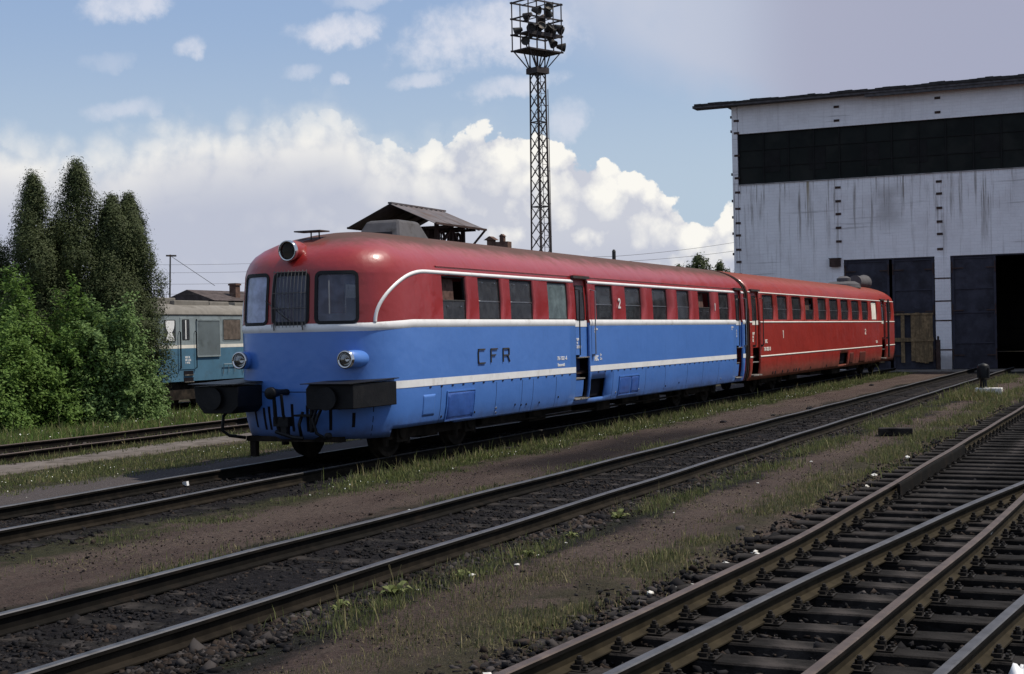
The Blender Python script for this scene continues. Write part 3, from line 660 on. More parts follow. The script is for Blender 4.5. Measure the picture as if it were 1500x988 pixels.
# mouldings
cq = np.concatenate([np.linspace(-B.sX(19.4), B.sX(19.4), 60)])
full = [(-B.end + .02, 2.11)] + [(-q, 2.11) for q in np.linspace(B.end - .5, B.LC, 20)] + [(q, 2.11) for q in cq[1:-1]]
def sidepath(x0, x1, z, n=12): return [(q, z) for q in np.linspace(B.sX(x0), B.sX(x1), n)]
nose = [(q, 2.11 - .045 * min(1, max(0, (B.LC + .1 - abs(q)) / 1.0))) for q in np.linspace(-B.sX(19.4), B.sX(19.4), 70)]
B.strip('waist_moulding', rc1, M['white'], nose + sidepath(19.5, 26.20, 2.11, 8), .125, .0, .018)
for a, b in ((26.99, 37.91), (38.58, 38.84)): B.strip('waist_moulding', rc1, M['white'], sidepath(a, b, 2.11), .125, 0, .018)
B.strip('waist_moulding', rc1, M['white'], [(-q, 2.11) for q in np.linspace(B.LC, B.end, 14)], .125, 0, .018)
q0 = B.sX(18.64) ; q1 = B.sX(20.05)
arch = [(q1 - (q1 - q0) * math.cos(t_) , 2.14 + (2.935 - 2.14) * math.sin(t_)) for t_ in np.linspace(0, math.pi / 2, 24)]
B.strip('arch_moulding', rc1, M['white'], arch + sidepath(20.15, 26.20, 2.935, 10), .06, 0, .018)
for a, b in ((26.99, 37.91), (38.58, 38.84)): B.strip('arch_moulding', rc1, M['white'], sidepath(a, b, 2.935), .06, 0, .018)
B.strip('arch_moulding', rc1, M['white'], [(-q, z) for q, z in arch + [(B.end, 2.935)]], .06, 0, .018)
for a, b in ((18.42, 26.20), (26.99, 37.91), (38.58, 38.84)): B.strip('lower_stripe', rc1, M['white'], [(q, 1.175) for q in np.linspace(B.sX(a), B.sX(b), 50)], .115, .006)
B.strip('gutter', rc1, M['red'], [(q, 3.03) for q in np.linspace(B.sX(20.4), B.end, 14)], .025, .0, .02)
# doors, rails, steps
M['recess'] = mat('navy_recess', (.03, .035, .10), .7)
for a, b in DB:
    qa, qb = B.sX(a), B.sX(b)
    d_ = door(B, rc1, qa, qb, 2.985, 1.41, M['blue'], M['red'], 2.06, 'white', None)
    B.patch('door_recess', d_, M['recess'], qa, qb, .56, 1.41, -.22)
    MB().box((a + .0, 10.60, 1.405), (b, 10.72, 1.425)).build('door_sill', M['step'], d_)
    MB().box((a + .04, 10.64, .98), (b - .18, 10.90, 1.005)).box((a - .02, 10.62, .575), (b + .02, 10.92, .60)).build('step', M['step'], d_)
    B.patch('step_riser', d_, M['blue'], qa, qb - .22, .62, .96, -.05)
    MB().box((a - .06, 10.60, 2.995), (b + .06, 10.68, 3.05)).build('door_hood', M['dark_metal'], d_)
    for xr, xo in ((a + .06, -.03), (b + .17, .0)):
        hr = MB(); hr.tube([(xr, 10.63, 2.78), (xr, 10.53, 2.76), (xr, 10.53, 1.47), (xr, 10.62, 1.44)], .013, 6); hr.box((xr - .03, 10.56, 1.42), (xr + .03, 10.62, 1.47)); hr.build('handrail', M['black'] if xr < b else M['steel'], rc1)
# lettering
yS = 10.598
h_ = .235; w2_ = .024; zc0 = 1.425
def bars(x0, segs):
    cf = MB()
    for (ax, az_), (bx, bz) in segs: cf.bar((x0 + ax, yS - .008, zc0 + az_), (x0 + bx, yS - .008, zc0 + bz), .018, w2_, upv=(0, 0, 1) if abs(bx - ax) > abs(bz - az_) else (1, 0, 0))
    cf.build('raised_letter', M['dark_metal'], rc1)
bars(21.78, [((0, .03), (0, h_ - .03)), ((0, h_), (.26, h_)), ((0, .0), (.26, .0)), ((.0, h_ - .04), (.02, h_)), ((.0, .04), (.02, 0))])
bars(22.28, [((0, 0), (0, h_)), ((0, h_), (.27, h_)), ((0, h_ * .55), (.19, h_ * .55))])
bars(22.78, [((0, 0), (0, h_)), ((0, h_), (.24, h_)), ((0, h_ * .5), (.24, h_ * .5)), ((.25, h_), (.25, h_ * .5)), ((.19, h_ * .5), (.27, 0))])
text('class_number', '2', .30, M['white'], rc1, (28.68, 10.600, 2.42), 1.1, font_bold=.006)
text('class_number', '1', .26, M['white'], rc1, (35.88, 10.600, 2.42), 1.0, font_bold=.006)
text('lettering', '78-1021-6', .10, M['white'], rc1, (25.25, yS, 1.39), 1.2, font_bold=.002)
text('lettering', 'Bucuresti', .085, M['white'], rc1, (25.27, yS, 1.27), 1.1, font_bold=.002)
text('lettering', 'REV\n14\n20.10.92', .075, M['white'], rc1, (26.38, 10.645, 1.75), .9, font_bold=.002)
text('lettering', 'ABC', .15, M['white'], rc1, (27.22, yS, 1.33), .8, font_bold=.004)
text('lettering', '3v\n2m', .08, M['white'], rc1, (27.55, yS, 1.42), 1, font_bold=.001)
for x_ in (27.25, 37.45): text('lettering', '250 bar\n1 2', .06, M['white'], rc1, (x_, yS, 1.96), 1.0, font_bold=.002)
text('lettering', 'R\nE\nV', .08, M['white'], rc1, (38.1, 10.645, 1.85), 1, font_bold=.002)
# skirt panels, hatches and fittings
B.patch('access_panel', rc1, M['blue'], B.sX(19.80), B.sX(20.21), .64, .98, .004, .02, .0, thick=.004)
B.patch('louvre_panel', rc1, M['blue_dark'], B.sX(20.62), B.sX(21.62), .53, .99, .012, 0, thick=.014)
B.patch('louvre_panel', rc1, M['blue_dark'], B.sX(28.70), B.sX(29.40), .56, .95, .012, 0, thick=.014)
B.patch('louvre_panel', rc1, M['blue_dark'], B.sX(29.48), B.sX(29.92), .58, .94, .012, 0, thick=.014)
B.patch('open_hatch', rc1, M['hole'], B.sX(27.02), B.sX(27.88), .56, .96, -.12)
for a, b, z0, z1 in ((20.60, 21.64, .51, 1.005), (28.68, 29.95, .54, .965)):
    B.patch('panel_frame', rc1, M['blue'], B.sX(a), B.sX(b), z0, z1, .004, 0, .02, thick=.016)
sm = MB()
for x_ in (20.40, 22.5, 23.6, 24.1, 25.2, 28.3, 30.4, 31.8, 33.5, 34.8, 36.2): 
    P0 = [B.P(B.sX(x_), z, .0015) for z in np.linspace(.50, 1.08, 6)]; P1 = [B.P(B.sX(x_ + .012), z, .0015) for z in np.linspace(.50, 1.08, 6)]
    sm.add(P0 + P1, [(i, i + 1, 7 + i, 6 + i) for i in range(5)])
sm.add([B.P(B.sX(18.6), z, .0015) for z in np.linspace(.42, 1.08, 6)] + [B.P(B.sX(18.6) + .012, z, .0015) for z in np.linspace(.42, 1.08, 6)], [(i, i + 1, 7 + i, 6 + i) for i in range(5)])
sm.build('panel_seam', M['hole'], rc1)
for x_, z_ in ((20.47, .60), (21.70, .60), (22.55, .62), (22.58, .54), (23.35, .64), (23.62, .62), (23.85, .62), (24.45, .62), (25.35, .68), (28.55, .62), (30.02, .62), (31.9, .62), (32.9, .66), (36.5, .62)):
    MB().lathe(B.P(B.sX(x_), z_, 0), (0, -1, -.1), [(0, .022), (.012, .018), (.012, 0)], 8).build('panel_lock', M['hole'] if int(x_ * 10) % 5 else M['steel'], rc1)
rv = MB()
for k_ in range(46):
    x_ = 20.0 + k_ * .39
    if 26.1 < x_ < 27.1 or 37.8 < x_: continue
    rv.box((x_, 10.592, 1.085), (x_ + .06, 10.602, 1.105))
rv.build('hinge_row', M['hole'], rc1)
# nose slots
sl_ = MB()
for y, z0, z1 in ((.93, .56, .78), (.60, .52, .86), (.33, .50, .88), (.22, .50, .90), (-.05, .50, .92), (-.36, .52, .90), (-.49, .52, .88), (-.60, .52, .86), (-.80, .55, .85)):
    q = B.sY(y); P0 = [B.P(q, z, .0025) for z in np.linspace(z0, z1, 5)]; P1 = [B.P(q + .05, z, .0025) for z in np.linspace(z0, z1, 5)]
    MB().add(P0 + P1, [(i, i + 1, 6 + i, 5 + i) for i in range(4)]).build('skirt_slot', M['hole'], rc1)
B.strip('nose_seam', rc1, M['hole'], [(q, 1.10) for q in np.linspace(B.sY(-.6), B.sY(.62), 14)], .012, .002)
# headlamps in blue pods
for sy in (-1, 1):
    y = 10.97 if sy < 0 else 12.95; lx = 18.08 if sy < 0 else 18.22
    pod = MB().lathe((lx, y, 1.585), (1, 0, 0), [(.0, .118), (.02, .132), (.25, .137), (.45, .128), (.60, .10), (.72, .05), (.76, 0)], 28).build('headlight', M['blue'], rc1, smooth=True)
    MB().lathe((lx - .025, y, 1.585), (1, 0, 0), [(.05, .135), (.0, .136), (-.012, .122), (0, .103), (.03, .100)], 28).build('rim', M['chrome'], pod, smooth=True)
    MB().lathe((lx, y, 1.585), (1, 0, 0), [(-.022, 0), (-.016, .04), (-.004, .08), (.008, .104)], 24).build('lens', M['lens'], pod, smooth=True)
    MB().lathe((lx + .02, y, 1.585), (1, 0, 0), [(.10, 0), (.08, .05), (.04, .085), (0, .10)], 24).build('reflector', M['chrome'], pod, smooth=True)
# roof headlight
hl = MB().lathe((18.30, 12.06, 3.245), (1, 0, .05), [(-.05, .135), (.0, .152), (.14, .157), (.25, .14), (.42, .09), (.5, 0)], 28).build('roof_headlight', M['red'], rc1, smooth=True)
MB().lathe((18.235, 12.06, 3.242), (1, 0, .05), [(.06, .160), (.0, .160), (-.012, .15), (0, .132), (.03, .13)], 28).build('rim', M['chrome'], hl, smooth=True)
MB().lathe((18.25, 12.06, 3.242), (1, 0, .05), [(-.01, 0), (0, .08), (.012, .134)], 24).build('lens', M['lens'], hl, smooth=True)
MB().lathe((18.30, 12.06, 3.245), (1, 0, .05), [(.10, 0), (.06, .07), (0, .128)], 24).build('reflector', M['dark_metal'], hl, smooth=True)
# roof aerial
ae = MB(); ae.tube([(18.95, 12.08, 3.30), (18.95, 12.08, 3.58)], .012, 6); ae.tube([(19.12, 12.04, 3.36), (19.12, 12.04, 3.57)], .012, 6); ae.box((18.86, 11.86, 3.57), (19.14, 12.34, 3.59)); ae.build('roof_aerial', M['dark_metal'], rc1)
# roof fan cowl behind the cab
M['cowl'] = mat('grey_cowl_sheet', (.10, .095, .10), .75, var=.2, c2=(.05, .045, .042), s2=3, lo=.5, hi_=.75)
cw = MB(); cw.add([(20.95, 11.6, 3.5), (22.15, 11.6, 3.5), (22.15, 12.55, 3.5), (20.95, 12.55, 3.5), (21.2, 11.75, 3.90), (21.9, 11.75, 3.90), (21.9, 12.4, 3.90), (21.2, 12.4, 3.90)], [(0, 3, 2, 1), (4, 5, 6, 7), (0, 1, 5, 4), (1, 2, 6, 5), (2, 3, 7, 6), (3, 0, 4, 7)]); co_ = cw.build('roof_cowl', M['cowl'], rc1, bevel=.06)
MB().add([(21.03, 11.80, 3.63), (21.03, 12.25, 3.63), (21.14, 12.2, 3.80), (21.14, 11.85, 3.80), (21.3, 11.8, 3.63), (21.3, 12.25, 3.63), (21.4, 12.2, 3.8), (21.4, 11.85, 3.8)], [(0, 3, 2, 1), (4, 5, 6, 7), (0, 1, 5, 4), (1, 2, 6, 5), (2, 3, 7, 6), (3, 0, 4, 7)]).build('air_intake', M['hole'], co_)
# buffers boxed in
for sy in (-1, 1):
    yc = 11.98 + sy * 1.0; y0, y1 = yc - .40, yc + .40
    if sy < 0: poly = [(y0, .88), (y1 - .06, .86), (y1, .92), (y1, 1.17), (y1 - .05, 1.235), (y0, 1.235)]
    else: poly = [(y0, .90), (y0 + .12, .80), (y1 - .18, .80), (y1 - .03, .98), (y1, 1.21), (y0, 1.21)]
    bx = MB().prism(poly, 'x', 17.62, 18.9).build('buffer_box', M['black'], rc1, bevel=.012)
    pl = MB(); pl.add([(17.5, y0 - .02, 1.24), (17.5, y1 + .02, 1.24), (18.95, y1 + .02, 1.275), (18.95, y0 - .02, 1.275), (17.5, y0 - .02, 1.25), (17.5, y1 + .02, 1.25), (18.95, y1 + .02, 1.287), (18.95, y0 - .02, 1.287)], [(0, 3, 2, 1), (4, 5, 6, 7), (0, 1, 5, 4), (1, 2, 6, 5), (2, 3, 7, 6), (3, 0, 4, 7)]); pl.build('cover_plate', M['black'], bx)
    MB().lathe((17.63, yc + .02, 1.03), (-1, 0, 0), [(0, .15), (.06, .15), (.07, .17), (.085, .17), (.085, 0)], 24).build('buffer_head', M['black'], bx, auto=40)
hk = MB(); hk.lathe((17.95, 12.10, 1.10), (-1, 0, 0), [(0, .06), (.10, .07), (.14, .095), (.20, .09), (.24, .03), (.24, 0)], 16); hk.tube([(18.3, 12.08, 1.10), (17.9, 12.1, 1.10)], .05)
hk.tube([(17.82, 12.07, 1.05), (17.85, 12.07, .72), (17.95, 12.04, .50)], .028); hk.tube([(17.82, 11.94, 1.08), (17.85, 11.93, .78), (17.95, 11.93, .55)], .024)
hk.box((17.86, 11.86, .60), (17.98, 12.12, .74)); hk.box((17.88, 11.9, .46), (17.98, 12.0, .60)); hk.tube([(17.9, 12.1, .52), (17.9, 11.8, .44), (17.95, 11.65, .42)], .03); hk.build('draw_hook', M['black'], rc1, auto=40)
for ys_, pts_ in ((1, [(18.1, 11.50, .86), (17.95, 11.48, .70), (17.95, 11.42, .50), (18.0, 11.30, .42), (18.05, 11.22, .44)]), (1, [(18.1, 11.42, .86), (17.97, 11.42, .72), (17.97, 11.5, .52)]), (1, [(18.15, 13.05, .90), (18.0, 13.12, .74), (17.98, 13.13, .52), (18.05, 13.05, .44), (18.2, 12.85, .40)]), (1, [(18.1, 11.75, .80), (17.98, 11.74, .62), (18.05, 11.75, .45)])):
    MB().tube(pts_, .025, 8).build('brake_hose', M['black'], rc1, smooth=True)
MB().box((18.0, 11.55, .74), (18.22, 11.85, .77)).box((18.05, 11.56, .5), (18.09, 11.6, .86)).build('pipe_bracket', M['black'], rc1)
br = MB(); br.lathe((18.02, 11.24, .46), (-1, 0, 0), [(0, .05), (.06, .05), (.08, 0)], 12); br.build('air_cock', M['black'], rc1)
gi = MB(); gi.box((18.3, 12.75, .10), (18.4, 12.85, .42)); gi.box((18.28, 11.2, .34), (18.42, 12.9, .42)); gi.build('rail_guard', M['under'], rc1)
bogie(rc1, 20.9); bogie(rc1, 35.6)
ub = MB()
for a, b, y0, z0, z1 in ((22.7, 24.6, 11.0, .28, .62), (25.0, 25.8, 11.1, .22, .5), (26.0, 27.4, 11.2, .30, .6), (28.2, 29.0, 10.95, .25, .5), (29.9, 31.0, 11.0, .33, .6), (31.6, 32.8, 11.1, .22, .55)): ub.box((a, y0, z0), (b, y0 + 1.6, z1))
ub.box((18.7, 11.2, .44), (38.8, 12.9, 1.0)); ub.tube([(22.5, 11.0, .30), (34, 11.0, .30)], .02); ub.build('underframe', M['under'], rc1)

# bellows between the cars
gw = MB(); ring_ = [(11.98 - w_ * 1.015, z + .01) for z, w_ in zip(zz_[1:], ww_[1:])] + [(11.98 + w_ * 1.015, z + .01) for z, w_ in zip(zz_[::-1][1:-1], ww_[::-1][1:-1])]
for k_ in range(4):
    f = 1.0 if k_ % 2 == 0 else .965
    gw.prism([(11.98 + (y - 11.98) * f, 1.9 + (z - 1.9) * f) for y, z in ring_], 'x', 38.87 + k_ * .10, 38.965 + k_ * .10)
tag(gw.build('gangway_bellows', mat('black_bellows', (.03, .02, .018), .8)), 'dark ribbed gangway bellows joining the blue railcar to the red one', 'bellows')

# ============ red trailer ============
rc2 = thing('railcar', 'all red railcar with two thin cream stripes, coupled behind the blue one beside the shed', 'railcar')
B2 = Body(39.30, 63.8, a=.75, n=2.6, flip=True)
WR = [(40.87, 42.11), (42.64, 43.84), (44.5, 45.72), (46.3, 47.55), (48.23, 49.49), (50.08, 51.47), (52.01, 53.31), (53.95, 55.35), (55.95, 57.22), (57.95, 59.08), (61.37, 62.4)]
def q2(a, b): u_, v_ = B2.sX(a), B2.sX(b); return min(u_, v_), max(u_, v_)
DR = [(39.62, 40.45), (60.09, 60.95)]
holes = [(*q2(a, b), 2.18, 2.91) for a, b in WR] + [(*q2(a, b), .56, 2.985) for a, b in DR] + [(*q2(51.6, 53.1), .55, .98), (*q2(39.3, 63.3), .38, .45)]
holes += [(-b, -a, c, d) for a, b, c, d in holes]
B2.shell('body', rc2, [M['red2'], M['red2']], 2.13, holes)
MB().prism(prof_, 'x', 39.30, 39.36).build('end_wall', M['red2'], rc2)
MB().box((39.6, 10.75, 1.08), (63.0, 13.2, 1.14)).build('floor', M['interior'], rc2)
for k_ in range(18):
    for yy_ in (11.0, 12.45): MB().box((41.0 + k_ * 1.02, yy_, 1.15), (41.12 + k_ * 1.02, yy_ + .7, 2.25)).build('seat', M['interior'], rc2)
for i, (a, b) in enumerate(WR):
    window(B2, rc2, *q2(a, b), 2.18, 2.91, {3: 2, 9: 3}.get(i, 0), label='window with a pale drawn blind' if i == 9 else None)
    u_, v_ = q2(a, b); window(B2, rc2, -v_, -u_, 2.18, 2.91, 0)
for z, w_ in ((2.97, .035), (2.11, .045), (1.115, .045)):
    for a, b in ((39.32, 39.60), (40.47, 60.07), (60.97, 62.9)): B2.strip('cream_stripe', rc2, M['cream'], [(q, z) for q in np.linspace(*q2(a, b), 14)], w_, .003, .012)
    B2.strip('cream_stripe', rc2, M['cream'], [(q, z) for q in np.linspace(-B2.sX(62.9), B2.sX(62.9), 40)], w_, .003, .012)
for i, (a, b) in enumerate(DR):
    qa, qb = q2(a, b)
    d_ = door(B2, rc2, qa, qb, 2.985, 1.38, M['red2'], M['red2'], 2.06, 'cream', None)
    B2.patch('door_recess', d_, M['hole'], qa, qb, .56, 1.38, -.30)
    MB().box((a, 10.64, .95), (b, 10.90, .975)).box((a - .03, 10.56, .575), (b + .03, 10.92, .61)).build('step', M['step'], d_)
    MB().box((a - .06, 10.60, 2.995), (b + .06, 10.68, 3.05)).build('door_hood', M['dark_metal'], d_)
    for xr in (a + .1, b + .12):
        hr = MB(); hr.tube([(xr, 10.63, 2.8), (xr, 10.53, 2.78), (xr, 10.53, 1.45), (xr, 10.62, 1.42)], .015, 6); hr.box((xr - .04, 10.54, 1.40), (xr + .04, 10.62, 1.46)); hr.build('handrail', M['dark_metal'], rc2)
MB().tube([(61.1, 10.5, .62), (61.1, 10.5, 3.05)], .045, 8).build('standpipe', M['dark_metal'], rc2)
B2.patch('open_hatch', rc2, M['hole'], *q2(51.6, 53.1), .55, .98, -.12)
dkr = mat('dark_red_panel', (.09, .02, .013), .6)
for a, b in ((53.45, 54.1), (55.3, 56.5)): B2.patch('louvre_panel', rc2, dkr, *q2(a, b), .56, .96, .012, thick=.014)
sm = MB()
for x_ in (42.4, 44.2, 46.8, 48.9, 50.3, 54.6, 57.4, 59.2): 
    P0 = [B2.P(B2.sX(x_), z, .002) for z in np.linspace(.47, 1.05, 6)]; P1 = [B2.P(B2.sX(x_ + .02), z, .002) for z in np.linspace(.47, 1.05, 6)]
    sm.add(P0 + P1, [(i, i + 1, 7 + i, 6 + i) for i in range(5)])
for x_ in (42.0, 42.3, 43.2, 43.9, 44.7, 45.0, 45.4, 47.0, 49.5, 58.2, 58.6): sm.box((x_, 10.64, .56), (x_ + .08, 10.70, .64))
sm.build('panel_seam', M['hole'], rc2)
for t_, sz, x_, z_, wd in (('1', .34, 43.1, 1.62, 1.3), ('2', .30, 56.4, 1.62, 1.5), ('BC', .14, 41.0, 1.50, 1.5), ('78-1021-8', .15, 40.85, 1.27, 1.25), ('CFR', .13, 58.7, 1.25, 1.5), ('REV\n20\n92', .10, 39.75, 1.75, 1.4)):
    text('class_number' if len(t_) == 1 else 'lettering', t_, sz, M['cream'], rc2, (x_, 10.595 if 'REV' not in t_ else 10.645, z_), wd, font_bold=.005)
cw = MB(); cw.lathe((58.4, 11.85, 3.50), (0, 0, 1), [(0, .75), (.16, .7), (.27, .5), (.29, .0)], 20); cw.lathe((58.2, 11.75, 3.78), (0, 0, 1), [(0, .28), (.12, .28), (.2, .14), (.2, 0)], 14); cw.build('roof_ventilator', M['cowl'], rc2, auto=40)
hn = MB(); hn.lathe((60.5, 11.75, 3.82), (1, 0, 0), [(0, .0), (0, .27), (1.2, .25), (1.7, .28), (1.9, .34), (2.0, .34), (2.0, 0)], 22); hn.build('roof_duct', M['cowl'], rc2, auto=40)
bogie(rc2, 42.9); bogie(rc2, 59.9)
ub = MB(); ub.box((39.4, 11.2, .46), (62.9, 12.9, 1.0))
for a, b, z0 in ((45.5, 46.6, .25), (48.5, 50.2, .3), (52, 53.4, .22), (55, 57, .3)): ub.box((a, 11.0, z0), (b, 12.8, .6))
ub.build('underframe', M['under'], rc2)
for sy in (-1, 1): MB().tube([(63.1, 11.98 + sy * .9, 1.15), (63.75, 11.98 + sy * .9, 1.15)], .16, 14).build('buffer', M['red2'], rc2)
# ------------------------------------------------------------------ engine shed
def wallmat():
    m = bpy.data.materials.new('whitewashed_brick'); m.use_nodes = True; t = m.node_tree; V.nt = t
    b = t.nodes['Principled BSDF']; co = t.nodes.new('ShaderNodeTexCoord').outputs['Object']
    sp = t.nodes.new('ShaderNodeSeparateXYZ'); t.links.new(co, sp.inputs[0]); y, z = V(sp.outputs[1]), V(sp.outputs[2])
    cb = t.nodes.new('ShaderNodeCombineXYZ'); t.links.new(y.s, cb.inputs[0]); t.links.new(z.s, cb.inputs[1])
    bk = t.nodes.new('ShaderNodeTexBrick'); bk.inputs['Scale'].default_value = 1; bk.inputs['Brick Width'].default_value = .5; bk.inputs['Row Height'].default_value = .15; bk.inputs['Mortar Size'].default_value = .015; bk.inputs['Mortar Smooth'].default_value = .4
    for i_, v_ in (('Color1', .80), ('Color2', .83), ('Mortar', .76)): bk.inputs[i_].default_value = (v_, v_ * .98, v_, 1)
    t.links.new(cb.outputs[0], bk.inputs['Vector'])
    mp = t.nodes.new('ShaderNodeMapping'); mp.inputs['Scale'].default_value = (1, 5, .22); t.links.new(co, mp.inputs[0]); runs = noise(mp.outputs[0], 1.0, 8, .68)
    mh = t.nodes.new('ShaderNodeMapping'); mh.inputs['Scale'].default_value = (1, .12, 3.0); t.links.new(co, mh.inputs[0]); seams = noise(mh.outputs[0], 1.0, 5, .6)
    col = mixc(step(noise(co, .7, 8, .7), .42, .66) * .42, V(bk.outputs['Color']), (.60, .57, .58))
    under = step(z, 3.5, 8.9) * step(z, 9.3, 9.0)
    col = mixc(step(runs, .50, .66) * (under * .75 + .10), col, (.17, .14, .115))
    col = mixc(step(seams, .60, .68) * .6, col, (.36, .34, .34))
    drip = step(noise(mp.outputs[0], 6.0, 4, .6), .62, .70) * step(z, 8.0, 8.9) * step(z, 9.3, 9.0)
    col = mixc(drip * .7, col, (.10, .085, .05))
    rustc = step((V.m('ABSOLUTE', y - 15.35)), .10, .03) * step(z, 6.9, 8.9) * step(z, 9.3, 9.0)
    col = mixc(rustc * .75, col, (.24, .17, .05))
    dk = step(V.m('ABSOLUTE', y - 11.6) + (noise(co, 1.1, 5) - .5) * 1.6, 1.0, .1) * step(z, 6.1, 7.2) * step(z, 8.8, 8.0)
    col = mixc(dk * .45, col, (.20, .18, .17))
    col = mixc(step(noise(co, 16, 5, .7), .64, .72) * .55, col, (.22, .18, .16))
    col = mixc(step(z + (noise(co, 2, 5) - .5), .9, .2) * .6, col, (.20, .18, .17))
    t.links.new(col.s, b.inputs['Base Color']); b.inputs['Roughness'].default_value = .95; b.inputs['Specular IOR Level'].default_value = .1
    bn = t.nodes.new('ShaderNodeBump'); bn.inputs['Strength'].default_value = .5; bn.inputs['Distance'].default_value = .02
    t.links.new((V(bk.outputs['Fac']) * -.25 + noise(co, 9, 6, .7)).s, bn.inputs['Height']); t.links.new(bn.outputs[0], b.inputs['Normal'])
    return m
M['wall'] = wallmat()
M['concrete'] = mat('grey_concrete', (.30, .29, .29), .95, var=.2, c2=(.15, .14, .13), s2=2, lo=.45, hi_=.7, bump=.3)
M['gate'] = mat('blue_grey_gate_steel', (.046, .046, .060), .75, var=.25, scale=1.5, c2=(.028, .027, .034), s2=1.2, lo=.45, hi_=.7, bump=.3, bscale=4)
M['gframe'] = mat('gate_frame', (.035, .035, .05), .7)
M['soot_glass'] = mat('sooty_clerestory_glass', (.010, .012, .011), .6, var=.25, scale=.8, spec=.12, c2=(.018, .019, .017), s2=.7, lo=.45, hi_=.65)
M['roofing'] = mat('tarred_roofing', (.045, .042, .042), .9, var=.3, bump=.5, bscale=6)
M['wood'] = mat('weathered_planks', (.21, .145, .08), .85, var=.35, scale=8, c2=(.11, .08, .05), s2=6, lo=.4, hi_=.7, streak=(1, 1, .2))
M['iron'] = mat('rusty_iron', (.06, .04, .035), .8, var=.3)
M['shedroof'] = mat('eave_concrete', (.10, .095, .10), .9, var=.3, scale=4)
SX = 68.0
shed = thing('engine_shed', 'large whitewashed engine shed with a dark window band and blue-grey gates', 'shed', (0, 0, 0))
GATES = [(13.71, 9.54), (8.84, 4.67), (3.97, -.20), (-.90, -5.07)]
wl = MB()
wl.box((SX, 13.71, -.15), (SX + .3, 18.74, 5.10))
wl.box((SX, -14, 5.10), (SX + .3, 18.74, 8.97)); wl.box((SX, -14, 11.44), (SX + .3, 18.74, 12.80)); wl.box((SX, -14, -.15), (SX + .3, -5.07, 5.10))
wl.build('facade_wall', M['wall'], shed)
for a, b in ((9.54, 8.84), (4.67, 3.97), (-.20, -.90)):
    p_ = MB().box((SX - .03, b, -.15), (SX + .4, a, 5.098)).build('pillar', M['wall'], shed, bevel=.02)
    for z in (4.05, 3.0, 2.1, .75): MB().box((SX - .045, b - .02, z), (SX - .031, a + .02, z + .06)).build('iron_strap', M['iron'], p_)
MB().box((SX - .02, 18.76, -.15), (SX + .35, 19.04, 12.8)).build('corner_column', M['wall'], shed, bevel=.03)
cj = MB(); cj.box((SX + .02, 18.735, -.1), (SX + .3, 18.765, 12.79)); cj.build('column_joint', M['gframe'], shed)
MB().box((SX + .35, 18.80, -.15), (SX + 45, 19.03, 12.8)).box((SX + .3, -14.2, -.15), (SX + 45, -14.0, 12.8)).box((SX + 45, -14, -.15), (SX + 45.2, 19, 12.8)).build('side_wall', M['wall'], shed)
# window band
M['soot_bar'] = mat('sooty_bar', (.018, .018, .018), .9)
wb = MB(); wb.box((SX + .12, -14, 8.97), (SX + .16, 18.735, 11.44)); band_ = wb.build('clerestory_glazing', M['soot_glass'], shed)
fr = MB()
for k_ in range(0, 27):
    y = 18.72 - k_ * 1.22; fr.box((SX + .07, y - .03, 8.98), (SX + .12, y + .03, 11.43))
for z in (9.8, 10.62): fr.box((SX + .085, -14, z - .02), (SX + .12, 18.72, z + .02))
fr.build('glazing_bar', M['soot_bar'], band_)
for k_, y in enumerate((17.1, 14.9, 12.4, 10.2, 7.0, 5.2)):
    MB().box((SX + .10, y - .4, 9.5), (SX + .118, y + .4, 10.55)).build('patched_pane', M['soot_bar'], band_)
MB().box((SX - .04, -14, 8.93), (SX + .12, 18.73, 8.972)).build('band_sill', M['concrete'], shed)
# roof: slab with a ragged tarred edge, overhanging at the side
rf = MB(); rf.box((SX - .55, -14.6, 12.80), (SX + 46, 19.3, 12.92)); rf.box((SX - .55, 19.302, 12.80), (SX + .25, 20.85, 12.92)); r_ = rf.build('roof', M['shedroof'], shed)
rg = MB(); xs_ = np.arange(-14.6, 20.9, .35)
for i in range(len(xs_) - 1):
    y0, y1 = xs_[i], xs_[i + 1]; h0 = 13.0 + .02 * math.sin(y0 * 3) + random.uniform(-.02, .02) + max(0, 14 - y0) * .008
    rg.box((SX - .60, y0, 12.905), (SX + (.6 if y1 < 19.2 else .3), y1 - .002, h0))
rg.build('roofing_edge', M['roofing'], r_)
pb = MB(); pb.box((SX - .50, -14.5, 12.66), (SX - .35, 12.5, 12.80)); pb.build('fascia', M['shedroof'], r_)
# column ties
ties = [(13.92, z) for z in (12.38, 11.73, 8.55, 7.90, 7.29, 6.64, 5.99)] + [(9.28, z) for z in (12.4, 11.74, 8.55, 7.99, 7.33, 6.70, 6.13, 5.43)] + [(18.80, z) for z in (12.1, 11.5, 10.4, 9.3, 8.6, 7.8, 7.1, 6.5, 5.8, 5.2, 4.6)] + [(4.4, z) for z in (12.4, 11.74, 8.55, 7.99, 7.33, 6.7, 6.1)]
for y, z in ties: MB().box((SX - .025, y - .13, z - .055), (SX + .05, y + .13, z + .055)).build('column_tie', M['iron'], shed)
cc = MB()
for z in (12.3, 11.6, 9.5, 8.2, 7.4, 6.6, 5.6): cc.box((SX - .03, 19.04, z - .06), (SX + .1, 19.10, z + .06))
cc.build('downpipe_bracket', M['iron'], shed)
for y, z0_, z1_ in ((13.92, 5.15, 8.9), (9.28, 5.15, 8.9), (13.92, 11.5, 12.75), (9.28, 11.5, 12.75)): MB().box((SX - .012, y - .16, z0_), (SX + .02, y - .145, z1_)).build('column_seam', M['wall'], shed)
